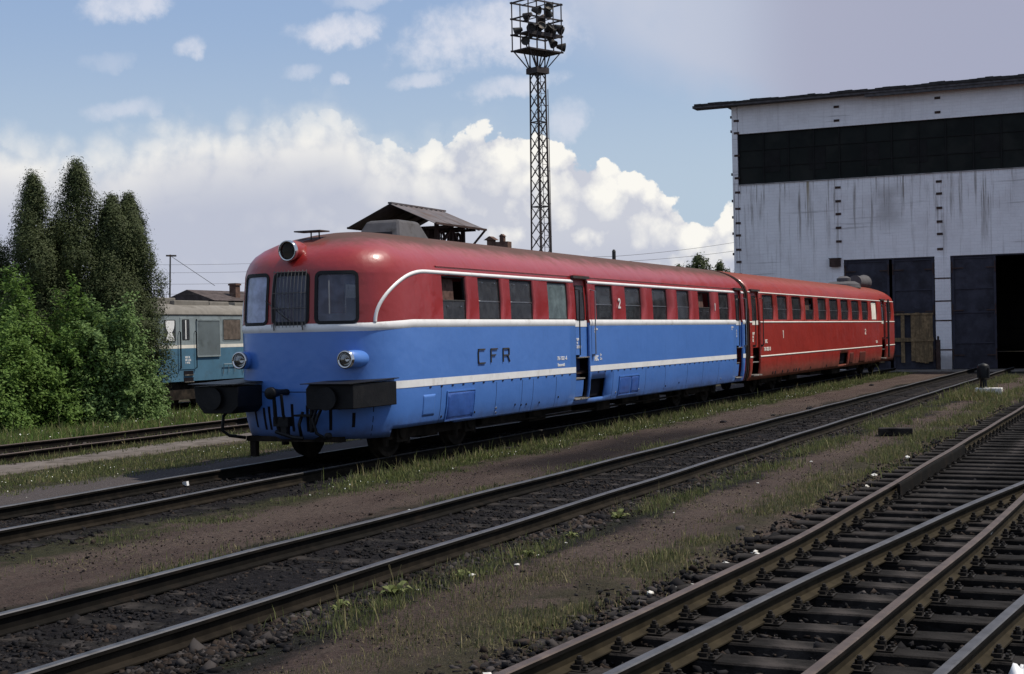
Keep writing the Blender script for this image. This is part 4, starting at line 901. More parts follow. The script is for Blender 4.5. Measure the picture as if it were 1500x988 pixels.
# gates
def leaf(y0, y1, parent, ang=0, label=None):
    g_ = thing('tmp', '', ''); bpy.data.objects.remove(g_)
    mb = MB().box((SX + .10, y1 + .04, -.10), (SX + .15, y0 - .04, 5.04)); lf = mb.build('gate_leaf', M['gate'], parent)
    f_ = MB(); w_ = .11
    for a, b, c, d in ((y0 - .02, y0 - .02 - w_, -.1, 5.06), (y1 + .02 + w_, y1 + .02, -.1, 5.06)): f_.box((SX + .05, b, c), (SX + .099, a, d))
    for z in (-.1, 1.05, 2.45, 3.55, 4.95): f_.box((SX + .06, y1 + .14, z), (SX + .099, y0 - .14, z + .06))
    f_.build('leaf_frame', M['gframe'], lf)
    for z in (.5, 2.55, 4.5):
        h = MB(); h.box((SX + .02, y0 - .55, z), (SX + .049, y0 - .03, z + .05)); h.box((SX + .01, y0 - .08, z - .18), (SX + .048, y0 - .03, z + .32)); h.build('hinge', M['iron'], lf); h = MB()
        h.box((SX + .02, y1 + .03, z), (SX + .049, y1 + .45, z + .05)); h.box((SX + .01, y1 + .03, z - .18), (SX + .048, y1 + .08, z + .32))
        h.build('hinge', M['iron'], lf)
    if label: lf['label'] = label
    return lf
g1 = MB().box((SX + .04, 13.70, 5.04), (SX + .25, 9.55, 5.097)).build('gate_lintel', M['gframe'], shed)
leaf(13.70, 11.60, shed, label='closed gate leaf behind the red railcar'); leaf(11.50, 9.56, shed, label='closed gate leaf patched with planks')
leaf(8.83, 6.84, shed, label='closed gate leaf beside the dark opening')
MB().box((SX + .04, 8.83, 5.04), (SX + .25, 4.68, 5.097)).build('gate_lintel', M['gframe'], shed)
leaf(3.96, 1.90, shed); leaf(1.86, -.19, shed); leaf(-.92, -5.05, shed)
lo_ = MB().box((SX - 1.9, 4.60, -.1), (SX + .1, 4.65, 5.0)).build('gate_leaf', M['gate'], shed)
# planks over the damaged leaf
pk = thing('plank_screen', 'weathered yellow-brown planks nailed over the lower gate behind the red railcar', 'planks', (SX, 0, 0))
def plank(a, b, z0, z1, x=-.02): return MB().box((x, a, z0), (x + .035, b, z1)).build('plank', M['wood'], pk)
yk = 9.68
while yk < 10.62: plank(yk, yk + .19, .2 + random.uniform(-.05, .08), 2.50 + random.uniform(-.04, .03)); yk += .198
for a in (10.95, 11.9, 12.1, 12.3, 12.95, 13.2, 13.42): plank(a, a + .17, .2, 2.48 + random.uniform(-.04, .04))
plank(9.64, 13.6, 1.18, 1.36, -.06); plank(9.64, 13.6, 2.42, 2.50, -.055)
MB().box((-.006, 11.95, 1.4), (.004, 12.9, 2.42)).build('dark_gap', M['hole'], pk)
tag(MB().box((SX - .25, 13.84, 4.79), (SX - .032, 14.34, 5.17)).box((SX - .28, 13.80, 5.17), (SX - .032, 14.38, 5.2)).build('wall_lamp', M['iron'], bevel=.01), 'brown metal box fixed to the white wall beside the gate lintel', 'wall box')
tag(MB().box((SX - .5, 9.3, -.12), (SX - .32, 9.48, 1.25)).tube([(SX - .41, 9.39, 1.2), (SX - .41, 9.39, 1.42)], .05).build('guard_post', M['iron'], bevel=.02), 'dark iron post at the foot of the white pillar between the gates', 'post')

# ------------------------------------------------------------------ floodlight tower
M['lattice'] = mat('weathered_lattice_steel', (.045, .036, .036), .7, var=.3)
TX, TY = 80.0, 34.5
tw = thing('floodlight_tower', 'tall slim lattice floodlight mast rising behind the blue railcar', 'floodlight tower', (TX, TY, -.7), -.42)
mast = MB(); H0, H1 = 0.0, 18.95
def hw(z): return .47 - (.47 - .32) * z / H1
def cor(i, z): h = hw(z); return Vector(((-1, 1, 1, -1)[i] * h, (-1, -1, 1, 1)[i] * h, z))
for i in range(4): mast.bar(cor(i, H0), cor(i, H1), .075)
nz_ = 22
for j in range(nz_):
    za, zb_ = H0 + (H1 - H0) * j / nz_, H0 + (H1 - H0) * (j + 1) / nz_
    for i in range(4):
        k_ = (i + 1) % 4
        mast.bar(cor(i, za), cor(k_, zb_), .035); mast.bar(cor(k_, za), cor(i, zb_), .035)
        if j % 6 == 0: mast.bar(cor(i, za), cor(k_, za), .06)
mast.build('mast', M['lattice'], tw)
cl_ = MB(); cl_.box((-.5, -.5, H1 - .5), (.5, .5, H1 - .15)); cl_.build('mast_collar', M['lattice'], tw)
ld = MB()
for s_ in (-.18, .18): ld.bar((s_, -hw(0) - .12, 1), (s_, -hw(H1) - .12, H1), .03)
for j in range(48): z = 1 + j * .36; ld.bar((-.18, -hw(z) - .12, z), (.18, -hw(z) - .12, z), .025)
for j in range(9): z = 2.5 + j * 2; ld.bar((.18, -hw(z) - .12, z), (.42, -hw(z) - .12, z), .04)
ld.bar((.38, -hw(2) - .12, 2), (.40, -hw(17) - .12, 17.5), .03); ld.build('ladder', M['lattice'], tw)
hd = MB(); PW, PD = 1.36, .75; Z0 = 19.8
for i in range(4):
    a_ = cor(i, H1 - .3); 
    for f in (.95, .55): hd.bar(a_, (math.copysign(PW * f, a_.x), math.copysign(PD * f, a_.y), Z0), .06)
    hd.bar(a_, (a_.x, a_.y, Z0), .06)
for lv in range(4):
    z = Z0 + lv * .98
    for s_ in (-1, 1): hd.bar((-PW - .12, s_ * PD, z), (PW + .12, s_ * PD, z), .07, .09); hd.bar((s_ * PW, -PD - .1, z), (s_ * PW, PD + .1, z), .07, .09)
    for q in (-.5, .5): hd.bar((q, -PD, z), (q, PD, z), .05)
for x_ in (-PW, -.68, 0, .68, PW):
    for s_ in (-1, 1): hd.bar((x_, s_ * PD, Z0), (x_, s_ * PD, Z0 + 3 * .98 + .08), .055)
hd.box((-PW, -PD, Z0 - .02), (PW, PD, Z0 + .03)); hd.box((-PW, -PD, Z0 + .93), (PW, PD * .2, Z0 + .98)); hd.box((-PW, -PD - .03, Z0 + .85), (PW, -PD + .0, Z0 + 1.08)); hd.build('lamp_frame', M['lattice'], tw)
def flood(x, y, z, az_, tilt):
    d = Vector((math.cos(az_) * math.cos(tilt), math.sin(az_) * math.cos(tilt), math.sin(tilt)))
    f = MB().lathe((x, y, z), d, [(-.34, 0), (-.32, .11), (-.15, .16), (0, .21), (.18, .27), (.20, .28), (.20, .26), (.10, .18), (.08, 0)], 14).bar((x, y, z - .35), (x, y, z), .06).build('floodlight', M['dark_metal'], tw, auto=40); return f
for x_, y, z, a, t_ in ((-.62, -.7, Z0 + 2.75, -1.2, -.25), (.35, -.7, Z0 + 3.05, -2.0, .55), (.42, -.6, Z0 + 2.75, .5, -.6), (-1.1, -.7, Z0 + 1.45, -2.4, -.3), (-.8, -.6, Z0 + 1.6, -1.2, -.7), (-.3, -.7, Z0 + 1.6, -1.9, .5), (.35, -.7, Z0 + 1.65, -1.3, .6), (.75, -.6, Z0 + 1.4, -.8, -.3), (1.15, -.7, Z0 + 1.75, -1.0, -.5), (1.45, -.5, Z0 + 1.7, -.3, -.3), (-1.5, -.7, Z0 + .45, -2.6, -.1), (.62, -.7, Z0 + .62, -1.5, -.8), (1.5, -.6, Z0 + .45, -.5, -.1), (-1.05, .6, Z0 + 1.5, 2.2, -.3), (.1, .6, Z0 + 1.55, 1.6, -.4), (1.0, .6, Z0 + 2.7, 1.2, -.3), (-.2, .6, Z0 + 2.7, 1.8, -.3)):
    flood(x_, y, Z0 + (z - Z0) * .85, a, t_)

# ------------------------------------------------------------------ diesel locomotive at the left
LZ = -.62
M['lblue'] = mat('faded_blue_paint', (.065, .150, .225), .6, var=.12, scale=1.5, c2=(.06, .115, .16), s2=2, lo=.5, hi_=.75)
M['lgrey'] = mat('faded_grey_paint', (.22, .255, .265), .6, var=.1, scale=1.5, c2=(.15, .175, .18), s2=2, lo=.5, hi_=.75)
M['lroof'] = mat('dusty_grey_roof', (.19, .175, .155), .85, var=.15, scale=3, c2=(.10, .09, .075), s2=1.5, lo=.5, hi_=.72)
lo = thing('locomotive', 'faded blue and grey diesel locomotive with a barred grille, half hidden by the bushes', 'locomotive', (42.4, 34.0, 0))
L_ = 16.0; RND = .55
def lbox(name, z0, z1, m_, inset=0, parent=lo):
    poly = []; x0, y0, x1, y1 = inset, inset, L_ - inset, 3.0 - inset
    for cx, cy, a0 in ((x1 - RND, y1 - RND, 0), (x0 + RND, y1 - RND, 90), (x0 + RND, y0 + RND, 180), (x1 - RND, y0 + RND, 270)):
        for k_ in range(7): a = R(a0 + 15 * k_); poly.append((cx + RND * math.cos(a), cy + RND * math.sin(a)))
    return MB().prism(poly, 'z', z0, z1).build(name, m_, parent, auto=30)
lbox('lower_body', .34, 1.60, M['lblue']); lbox('stripe', 1.60, 1.73, M['cream'], -.004); lbox('upper_body', 1.73, 2.88, M['lgrey'])
rfm = MB(); lev = [(2.88, 0), (3.02, .05), (3.14, .18), (3.24, .40), (3.32, .75), (3.37, 1.15)]; N_ = 28; vs_ = []
for z, i_ in lev:
    for cx, cy, a0 in ((L_ - RND, 3 - RND, 0), (RND, 3 - RND, 90), (RND, RND, 180), (L_ - RND, RND, 270)):
        for k_ in range(7):
            a = R(a0 + 15 * k_); x_ = cx + RND * math.cos(a); y = cy + RND * math.sin(a)
            vs_.append((8 + (x_ - 8) * (1 - i_ * .55 / 8), 1.5 + (y - 1.5) * (1 - i_ / 1.5), z))
rfm.add(vs_, [(j * N_ + k_, j * N_ + (k_ + 1) % N_, (j + 1) * N_ + (k_ + 1) % N_, (j + 1) * N_ + k_) for j in range(len(lev) - 1) for k_ in range(N_)] + [tuple((len(lev) - 1) * N_ + k_ for k_ in range(N_))]); rfm.build('roof', M['lroof'], lo, auto=40)
MB().box((-.1 + .1, .75, 3.30), (2.35, 2.3, 3.56)).build('roof_hood', M['lroof'], lo, bevel=.03)
MB().box((2.0, .55, 3.22), (4.2, 2.4, 3.46)).box((4.3, .6, 3.22), (5.6, 2.4, 3.44)).box((6, .6, 3.2), (12, 2.4, 3.42)).build('roof_equipment', M['lroof'], lo, bevel=.03)
lbox('gutter', 2.865, 2.905, M['dark_metal'], -.02)
def lwin(x0, x1, z0, z1, name='window', g_='glass', curt=False):
    r_ = .07; poly = lambda d: [(cx + (r_ - d * .6) * math.cos(R(a0 + 18 * k_)), cz + (r_ - d * .6) * math.sin(R(a0 + 18 * k_))) for cx, cz, a0 in ((x1 - d - r_ + d * .6, z1 - d - r_ + d * .6, 0), (x0 + d + r_ - d * .6, z1 - d - r_ + d * .6, 90), (x0 + d + r_ - d * .6, z0 + d + r_ - d * .6, 180), (x1 - d - r_ + d * .6, z0 + d + r_ - d * .6, 270)) for k_ in range(6)]
    f = MB().prism(poly(0), 'y', -.014, .01).build(name, M['lgrey'], lo)
    MB().prism(poly(.03), 'y', -.020, -.012).build('gasket', M['rubber'], f); MB().prism(poly(.05), 'y', -.025, -.018).build('pane', M[g_] if isinstance(g_, str) else g_, f)
    if curt:
        c_ = MB(); n = 12
        for k_ in range(n):
            u0, u1 = k_ / n, (k_ + 1) / n; a, b = x0 + .10, x1 - .12
            for j in range(5):
                t0, t1 = j / 5, (j + 1) / 5; wd = lambda t: 1 - .62 * math.exp(-((t - .38) / .18) ** 2)
                P = [(a + (b - a) * (.5 + (u - .5) * wd(t)), -.030 - .006 * math.sin(u * 38), z0 + .06 + (z1 - z0 - .12) * t) for u, t in ((u0, t0), (u1, t0), (u1, t1), (u0, t1))]
                c_.add(P, [(0, 1, 2, 3)])
        c_.build('curtain', M['white'], f)
    return f
lwin(.62, 1.36, 1.84, 2.72, curt=True)
dl = MB().box((1.60, -.016, .80), (2.42, .01, 2.78)).build('cab_door', M['lgrey'], lo, bevel=.004)
MB().box((1.60, -.020, .80), (2.42, -.014, 1.60)).build('door_lower_panel', M['lblue'], dl)
MB().box((1.60, -.021, 1.602), (2.42, -.014, 1.728)).build('door_stripe', M['cream'], dl)
q = lwin(1.68, 2.20, 1.88, 2.74, 'door_window'); MB().box((1.9, -.03, 1.95), (1.96, -.026, 2.68)).build('window_bar', M['white'], q)
text('lettering', 'REV 8\n20 5 82\n1 4 92', .105, M['white'], lo, (1.86, -.024, 1.22), 1.1, font_bold=.003)
for x_ in (1.53, 2.50): MB().tube([(x_, -.02, 2.25), (x_, -.09, 2.22), (x_, -.09, .85), (x_, -.02, .82)], .022, 6).build('handrail', M['black'], lo)
gl = MB().box((2.62, -.012, 1.28), (4.02, .0, 2.68)).build('grille', M['dark_metal'], lo)
gb = MB(); gb.box((2.60, -.06, 2.66), (4.06, -.0, 2.72)); gb.box((2.60, -.06, 1.25), (4.08, 0, 1.30)); gb.box((2.60, -.05, 1.25), (2.64, 0, 2.72)); gb.box((4.04, -.05, 1.25), (4.08, 0, 2.72)); gb.build('grille_frame', M['lgrey'], gl)
g2 = MB()
for k_ in range(30): g2.box((2.66 + k_ * .046, -.045, 1.30), (2.680 + k_ * .046, -.012, 2.66))
g2.build('grille_bars', M['lgrey'], gl)
bw_ = glassmat('rusty_brown_pane', through=0, dark=(.085, .065, .05), rough=.3)
for a, b in ((4.30, 5.52), (5.68, 6.9), (7.4, 8.6), (9.2, 10.4), (11, 12.2)): lwin(a, b, 1.86, 2.74, g_=bw_)
st_ = MB()
for z in (.30, .56): st_.box((1.80, -.05, z), (2.36, .15, z + .03)); st_.box((1.78, -.001 - .006, z + .03), (2.38, -.004, z + .18), 1)
st_.build('step', [M['step'], M['hole']], lo)
MB().tube([(4.25, -.04, .55), (4.25, -.08, .93), (5.6, -.08, .93), (5.6, -.04, .55)], .018, 6).tube([(4.6, -.05, .9), (4.6, -.05, .6)], .012).tube([(5.0, -.05, .9), (5.0, -.05, .6)], .012).build('pipe', M['lgrey'], lo)
un = MB(); un.box((.5, .3, -.25), (15.5, 2.7, .34))
un.box((.9, -.02, -.35), (4.9, .25, .02)); un.box((11, -.02, -.35), (15, .25, .02))
for x_ in (1.3, 2.9, 4.5, 11.5, 13.1, 14.7):
    for y in (.25, 2.75): un.lathe((x_, y, -.10), (0, 1, 0), [(-.07, 0), (-.07, .5), (.06, .5), (.06, 0)], 20)
un.build('bogie', M['under'], lo)
t4 = thing('railway_track', 'track under the blue and grey locomotive behind the bushes', 'railway track', (0, 0, -.62))
rail(lambda x: 34.75 + 0 * x, 30, 62, t4, M['rail_rust'], 2); rail(lambda x: 36.25 + 0 * x, 30, 62, t4, M['rail_rust'], 2)
for k_ in range(40): slp(t4, 32 + k_ * .7, 35.5)

# ------------------------------------------------------------------ shelter over the hoist behind the train
M['tin'] = mat('rusted_corrugated_sheet', (.13, .115, .12), .6, var=.25, scale=4, c2=(.10, .07, .06), s2=2, lo=.45, hi_=.7, metal=.3)
shx = 30.3
sh_ = thing('hoist_shelter', 'small gabled corrugated roof on an iron frame over pulleys, standing behind the railcar roof', 'shelter', (shx, 17.0, 0))
zr, ze, hwid, ln = 5.13, 4.60, 1.22, 2.75
rf = MB()
for s_ in (-1, 1):
    n = 44; vs_ = []
    for k_ in range(n + 1):
        x_ = -.1 + (ln + .15) * k_ / n; dz = .022 * math.sin(k_ * math.pi * 2 / 4)
        for f in (0, .5, 1.0): vs_.append((x_, s_ * hwid * f, zr - (zr - ze) * f + dz))
        for f in (0, .5, 1.0): vs_.append((x_, s_ * hwid * f, zr - (zr - ze) * f + dz - .012))
    fs = []
    for k_ in range(n):
        a = k_ * 6; b = a + 6; fs += [(a, b, b + 1, a + 1), (a + 1, b + 1, b + 2, a + 2), (a + 3, a + 4, b + 4, b + 3), (a + 4, a + 5, b + 5, b + 4), (a + 2, b + 2, b + 5, a + 5)]
    fs += [(0, 1, 4, 3), (1, 2, 5, 4), (n * 6, n * 6 + 3, n * 6 + 4, n * 6 + 1), (n * 6 + 1, n * 6 + 4, n * 6 + 5, n * 6 + 2)]
    rf.add(vs_, fs)
rf.build('roof', M['tin'], sh_)
MB().bar((-.1, 0, zr + .02), (ln + .05, 0, zr + .02), .10, .04).build('ridge_cap', M['tin'], sh_)
fm = MB()
for x_ in (.9, 1.7, 2.35):
    for s_ in (-1, 1):
        fm.bar((x_, s_ * .75, -.2), (x_, s_ * .75, 4.72), .09)
    fm.bar((x_, -hwid, ze - .02), (x_, 0, zr - .04), .06); fm.bar((x_, hwid, ze - .02), (x_, 0, zr - .04), .06); fm.bar((x_, -1.1, 4.58), (x_, 1.1, 4.58), .07)
for s_ in (-1, 1):
    fm.bar((-.05, s_ * hwid, ze), (ln, s_ * hwid, ze), .05); fm.bar((.9, s_ * .75, 4.0), (2.35, s_ * .75, 4.0), .10); fm.bar((.9, s_ * .75, 4.0), (1.7, s_ * .75, 4.6), .06); fm.bar((2.35, s_ * .75, 4.0), (1.7, s_ * .75, 4.6), .06); fm.bar((2.35, s_ * .75, 3.9), (2.75, s_ * 1.2, 4.6), .05)
fm.build('frame', M['iron'], sh_)
for x_ in (1.2, 1.75, 2.1):
    w_ = MB().lathe((x_, -.72, 4.33), (0, 1, 0), [(-.03, .19), (.03, .19), (.03, .15), (-.03, .15), (-.03, .19)], 18); w_.bar((x_, -.72, 4.14), (x_, -.72, 4.52), .03); w_.bar((x_ - .19, -.72, 4.33), (x_ + .19, -.72, 4.33), .03); w_.build('pulley_wheel', M['iron'], sh_)
MB().box((.95, -.5, 3.9), (1.6, .5, 4.55)).box((.2, -.35, 4.45), (.9, .3, 4.62)).build('gearbox', M['iron'], sh_, bevel=.03)

# ------------------------------------------------------------------ far buildings, poles, wires
M['brick'] = mat('dark_brick', (.12, .075, .06), .9, var=.3, scale=4)
M['tile'] = mat('old_roof_tiles', (.075, .06, .058), .9, var=.3, scale=3)
def gable(x0, x1, y0, y1, zw, zr_, root):
    MB().box((x0, y0, -.8), (x1, y1, zw)).build('wall', M['concrete'], root)
    ym = (y0 + y1) / 2; return MB().prism([(y0 - .3, zw), (ym, zr_), (y1 + .3, zw)], 'x', x0 - .3, x1 + .3).build('roof', M['tile'], root)
hs = thing('yard_building', 'low yard building hidden behind the blue railcar with only two chimney stacks showing', 'building', (0, 0, 0))
rr = gable(66, 74, 29.5, 35, 4.2, 6.0, hs)
c1 = MB(); c1.box((67.5, 31.85, 5.5), (67.85, 32.2, 6.85)); c1.prism([(31.7, 6.85), (32.02, 7.05), (32.35, 6.85)], 'x', 67.4, 67.95); c1.build('chimney', M['brick'], rr)
c2 = MB(); c2.box((68.8, 31.6, 5.4), (69.3, 32.35, 6.83)); c2.box((68.9, 31.88, 6.83), (69.15, 32.12, 7.12)); c2.prism([(31.84, 7.12), (32.0, 7.25), (32.16, 7.12)], 'x', 68.86, 69.2); c2.build('chimney', M['brick'], rr)
h2 = thing('house', 'low dark gabled house with a chimney just showing over the locomotive', 'house', (0, 0, 0))
def az_pt(azd, dist): return dist * math.cos(R(azd)), dist * math.sin(R(azd))
hx, hy = az_pt(36.45, 84)
r2 = gable(hx - 2, hx + 9, hy - 1.6, hy + 1.6, 4.1, 4.75, h2)
cx_, cy_ = az_pt(35.55, 84); MB().box((cx_ - .22, cy_ - .22, 3.6), (cx_ + .22, cy_ + .22, 5.15)).box((cx_ - .27, cy_ - .27, 5.02), (cx_ + .27, cy_ + .27, 5.12)).build('chimney', M['brick'], r2)
lp = MB(); px1, py1 = az_pt(38.0, 62); lp.tube([(px1 - .1, py1 + .15, -.7), (px1, py1, 5.55)], [.05, .03], 8); lp.bar((px1 - .15, py1 + .1, 5.5), (px1 + .2, py1 - .15, 5.5), .07)
tag(lp.tube([(px1, py1, 5.5), (px1 + .9, py1 - 1.6, 4.2)], .012, 4).build('utility_pole', M['dark_metal']), 'thin leaning pole with a stay wire standing up behind the locomotive roof', 'pole')
pp = MB(); pp.tube([(86, 32, -.7), (86, 32, 7.05)], [.14, .12], 10); pp.lathe((86, 32, 7.05), (0, 0, 1), [(0, .13), (.12, .08), (.16, 0)], 10)
tag(pp.build('post', M['dark_metal']), 'stub of a dark post rising above the railcar roof between the mast and the shed', 'pole')
wires = [((az_pt(46, 70), 5.9), (az_pt(30.5, 78), 6.2)), ((az_pt(46, 70), 5.55), (az_pt(30.5, 78), 5.75)), ((az_pt(46, 70), 5.0), (az_pt(30.5, 78), 5.15)), ((az_pt(46, 70), 4.55), (az_pt(30.5, 78), 4.6))]
for i, (a, b) in enumerate(wires):
    P = [(a[0][0] + (b[0][0] - a[0][0]) * t, a[0][1] + (b[0][1] - a[0][1]) * t, a[1] + (b[1] - a[1]) * t - .35 * 4 * t * (1 - t)) for t in np.linspace(0, 1, 14)]
    tag(MB().tube(P, .008, 4).build('overhead_wire', M['dark_metal']), ['topmost', 'second from the top', 'third from the top', 'lowest'][i] + ' of the overhead wires crossing the sky above the locomotive', 'wire', 'overhead wires above the locomotive')
for i, (z0, z1) in enumerate(((6.75, 8.3), (6.4, 7.65))):
    a = (86, 32); b = (98, 19.4 + 6); P = [(a[0] + (b[0] - a[0]) * t, a[1] + (b[1] - a[1]) * t, z0 + (z1 - z0) * t - .15 * 4 * t * (1 - t)) for t in np.linspace(0, 1, 10)]
    a2 = (70, 40); P = [(a2[0] + (a[0] - a2[0]) * t, a2[1] + (a[1] - a2[1]) * t, z0 - .7 + .7 * t) for t in np.linspace(0, .95, 6)] + P
    tag(MB().tube(P, .014, 4).build('overhead_wire', M['dark_metal']), ('upper' if i == 0 else 'lower') + ' of the two wires running from the stub post to the shed corner', 'wire', 'wires beside the shed')

# ------------------------------------------------------------------ small things in the yard
hy_ = thing('ground_signal', 'black cast-iron point indicator with a white concrete foot between the tracks near the shed', 'ground signal', (42.0, 4.62, -.17))
sg = MB(); sg.lathe((0, 0, .28), (0, 0, 1), [(0, .16), (.05, .10), (.25, .09), (.30, .15), (.62, .17), (.68, .13), (.72, 0)], 16); sg.box((-.12, -.16, .58), (.12, .16, .86)); sg.build('signal_body', M['black'], hy_, auto=40)
MB().box((-.18, -.50, -.05), (.18, .22, .30)).build('foot', M['st4'], hy_, bevel=.02)
tb = MB().box((27.55, 4.35, -.16), (27.85, 4.98, -.02), rz=.1).build('timber_block', M['sleeper'], bevel=.015); tag(tb, 'short dark block of tarred timber lying on the dirt between middle track and turnout', 'timber')
pc = MB().prism([(12.58, -.14), (12.66, -.14), (12.66, -.09), (12.59, -.08)], 'x', 16.37, 16.42).build('litter', M['white']); pc.location = (0, 0, .0); tag(pc, 'crumpled piece of white paper between the rails in front of the railcar', 'litter')
def sheet(x, y, s_, lab):
    r = np.random.default_rng(3); n = 14; u, v = np.meshgrid(np.linspace(-1, 1, n), np.linspace(-1, 1, n), indexing='ij')
    P = np.stack([x + u * s_ * (1 + .2 * np.sin(v * 3)), y + v * s_ * .8, .03 - .12 + .05 * np.sin(u * 5 + v * 3) + .035 * np.sin(v * 9 - u * 4) + r.random((n, n)) * .025 - .06 * (u * u + v * v)], -1).reshape(-1, 3)
    i = np.arange(n * n).reshape(n, n); F = np.stack([i[:-1, :-1], i[1:, :-1], i[1:, 1:], i[:-1, 1:]], -1).reshape(-1, 4)
    o = np_mesh('plastic_sheet', P, F, M['white'], smooth=True); o.modifiers.new('t', 'SOLIDIFY').thickness = .004; return tag(o, lab, 'litter')
sheet(8.7, .70, .18, 'crumpled whitish plastic sheet lying at the lower right edge')
for i, (x_, y, s_) in enumerate(((31.0, 9.0, .10), (36.5, 8.3, .12), (51, 9.4, .12), (33.5, 8.5, .07), (18.2, 6.2, .05))):
    r = np.random.default_rng(40 + i); v = IV * (1 + .4 * (r.random((12, 1)) - .5)) * np.array([1.6, .8, .35]) * s_
    o = MB().add(v, [tuple(f) for f in IF]).build('slag_lump', M['st1']); o.location = (x_, y, -.15)
    tag(o, 'dark lump of slag lying ' + ['on the walkway beside the rear of the blue railcar', 'close to the far rail beyond the bellows', 'on the walkway beside the red railcar', 'small and flat near the middle track', 'on the ballast inside the middle track'][i], 'slag')
# ------------------------------------------------------------------ vegetation
def leafmat(name, c, c2, tr=.25):
    m = bpy.data.materials.new(name); m.use_nodes = True; t = m.node_tree; V.nt = t
    b = t.nodes['Principled BSDF']; co = t.nodes.new('ShaderNodeTexCoord').outputs['Object']
    col = mixc(step(noise(co, 3.5, 4, .6), .35, .65), c, c2)
    col = mixc(step(noise(co, 30, 2, .5), .35, .7) * .6, col, tuple(min(1, v * 1.7) for v in c2))
    t.links.new(col.s, b.inputs['Base Color']); b.inputs['Roughness'].default_value = .6; b.inputs['Specular IOR Level'].default_value = .12
    tl = t.nodes.new('ShaderNodeBsdfTranslucent'); t.links.new(col.s, tl.inputs[0])
    mx = t.nodes.new('ShaderNodeMixShader'); mx.inputs[0].default_value = tr
    t.links.new(b.outputs[0], mx.inputs[1]); t.links.new(tl.outputs[0], mx.inputs[2]); t.links.new(mx.outputs[0], t.nodes['Material Output'].inputs[0])
    return m
M['conifer'] = leafmat('dark_conifer_foliage', (.034, .046, .018), (.055, .068, .027), .18)
M['bush'] = leafmat('fresh_green_leaves', (.055, .105, .022), (.12, .19, .045), .35)
M['bush2'] = leafmat('young_green_leaves', (.07, .125, .035), (.15, .22, .08), .35)
M['grass'] = leafmat('green_grass', (.082, .105, .030), (.140, .150, .058), .25)
M['grass_dry'] = leafmat('dry_grass', (.15, .13, .06), (.21, .18, .095), .2)
M['grass_low'] = leafmat('dusty_weeds', (.058, .070, .028), (.090, .095, .045), .2)
M['bark'] = mat('bark', (.07, .055, .045), .9, bump=.4)
M['petal'] = mat('pale_flower', (.7, .7, .62), .8); M['yellow'] = mat('yellow_petal', (.75, .55, .04), .7)
def quads(P, N, size, asp=1.6, jit=.6):
    """small leaf faces at P, loosely facing N"""
    n = len(P); N = N + rng.normal(0, jit, (n, 3)); N /= np.linalg.norm(N, axis=1)[:, None] + 1e-6
    U = np.cross(N, rng.normal(0, 1, (n, 3))); U /= np.linalg.norm(U, axis=1)[:, None] + 1e-6; W = np.cross(N, U)
    s_ = (size * rng.uniform(.6, 1.4, n))[:, None]
    vs_ = np.stack([P - U * s_ * asp / 2, P + W * s_ * .4, P + U * s_ * asp / 2, P - W * s_ * .4], 1).reshape(-1, 3)
    return vs_, np.arange(4 * n).reshape(n, 4)
def conifer(name, x, y, h, rad, n, label, lean=0, group='columnar conifers at the left', seed=0, sparse_top=False, m_='conifer', leaf=.036):
    r = np.random.default_rng(seed); z0 = float(gz(x, y)); root = thing(name, label, 'tree', (x, y, z0), 0, group)
    # sprays: clumps of faces on a columnar envelope
    ns = n // 26; t = r.random(ns) ** .85; a = r.random(ns) * 6.283
    env = rad * np.clip(np.sin(np.clip((1 - t), 0, 1) ** .62 * 1.75), 0, 1) * (1 + .24 * np.sin(a * 3 + t * 17 + seed) + .16 * np.sin(a * 5 - t * 29 + seed * 2))
    ins = r.random(ns) ** .45 if not sparse_top else np.where(t > .72, r.random(ns) ** .8, r.random(ns) ** .45)
    rr = env * (.35 + .65 * ins); c = np.stack([np.cos(a) * rr + lean * t, np.sin(a) * rr, .12 + t * h * .97], -1)
    keep = r.random(ns) < (np.where(t > .78, .55, 1.0) if sparse_top else 1.0); c = c[keep]; a = a[keep]; ns = len(c)
    sz = r.uniform(.10, .22, ns) * (rad / 1.0) ** .5
    k_ = 26; off = r.normal(0, 1, (ns, k_, 3)).clip(-1.5, 1.5) * sz[:, None, None] * np.array([.55, .55, 1.0])
    P = (c[:, None] + off).reshape(-1, 3); N = np.stack([np.cos(a), np.sin(a), .4 + 0 * a], -1)[:, None].repeat(k_, 1).reshape(-1, 3) + off.reshape(-1, 3) * 5
    v, f = quads(P, N, leaf, 1.8, .3); np_mesh('crown', v, f, M[m_], root)
    MB().tube([(0, 0, -.1), (lean * .3, 0, h * .4), (lean * .9, 0, h * .9)], [.14, .10, .02], 8).build('trunk', M['bark'], root)
    return root
def ap(azd, dist): return dist * math.cos(R(azd)), dist * math.sin(R(azd))
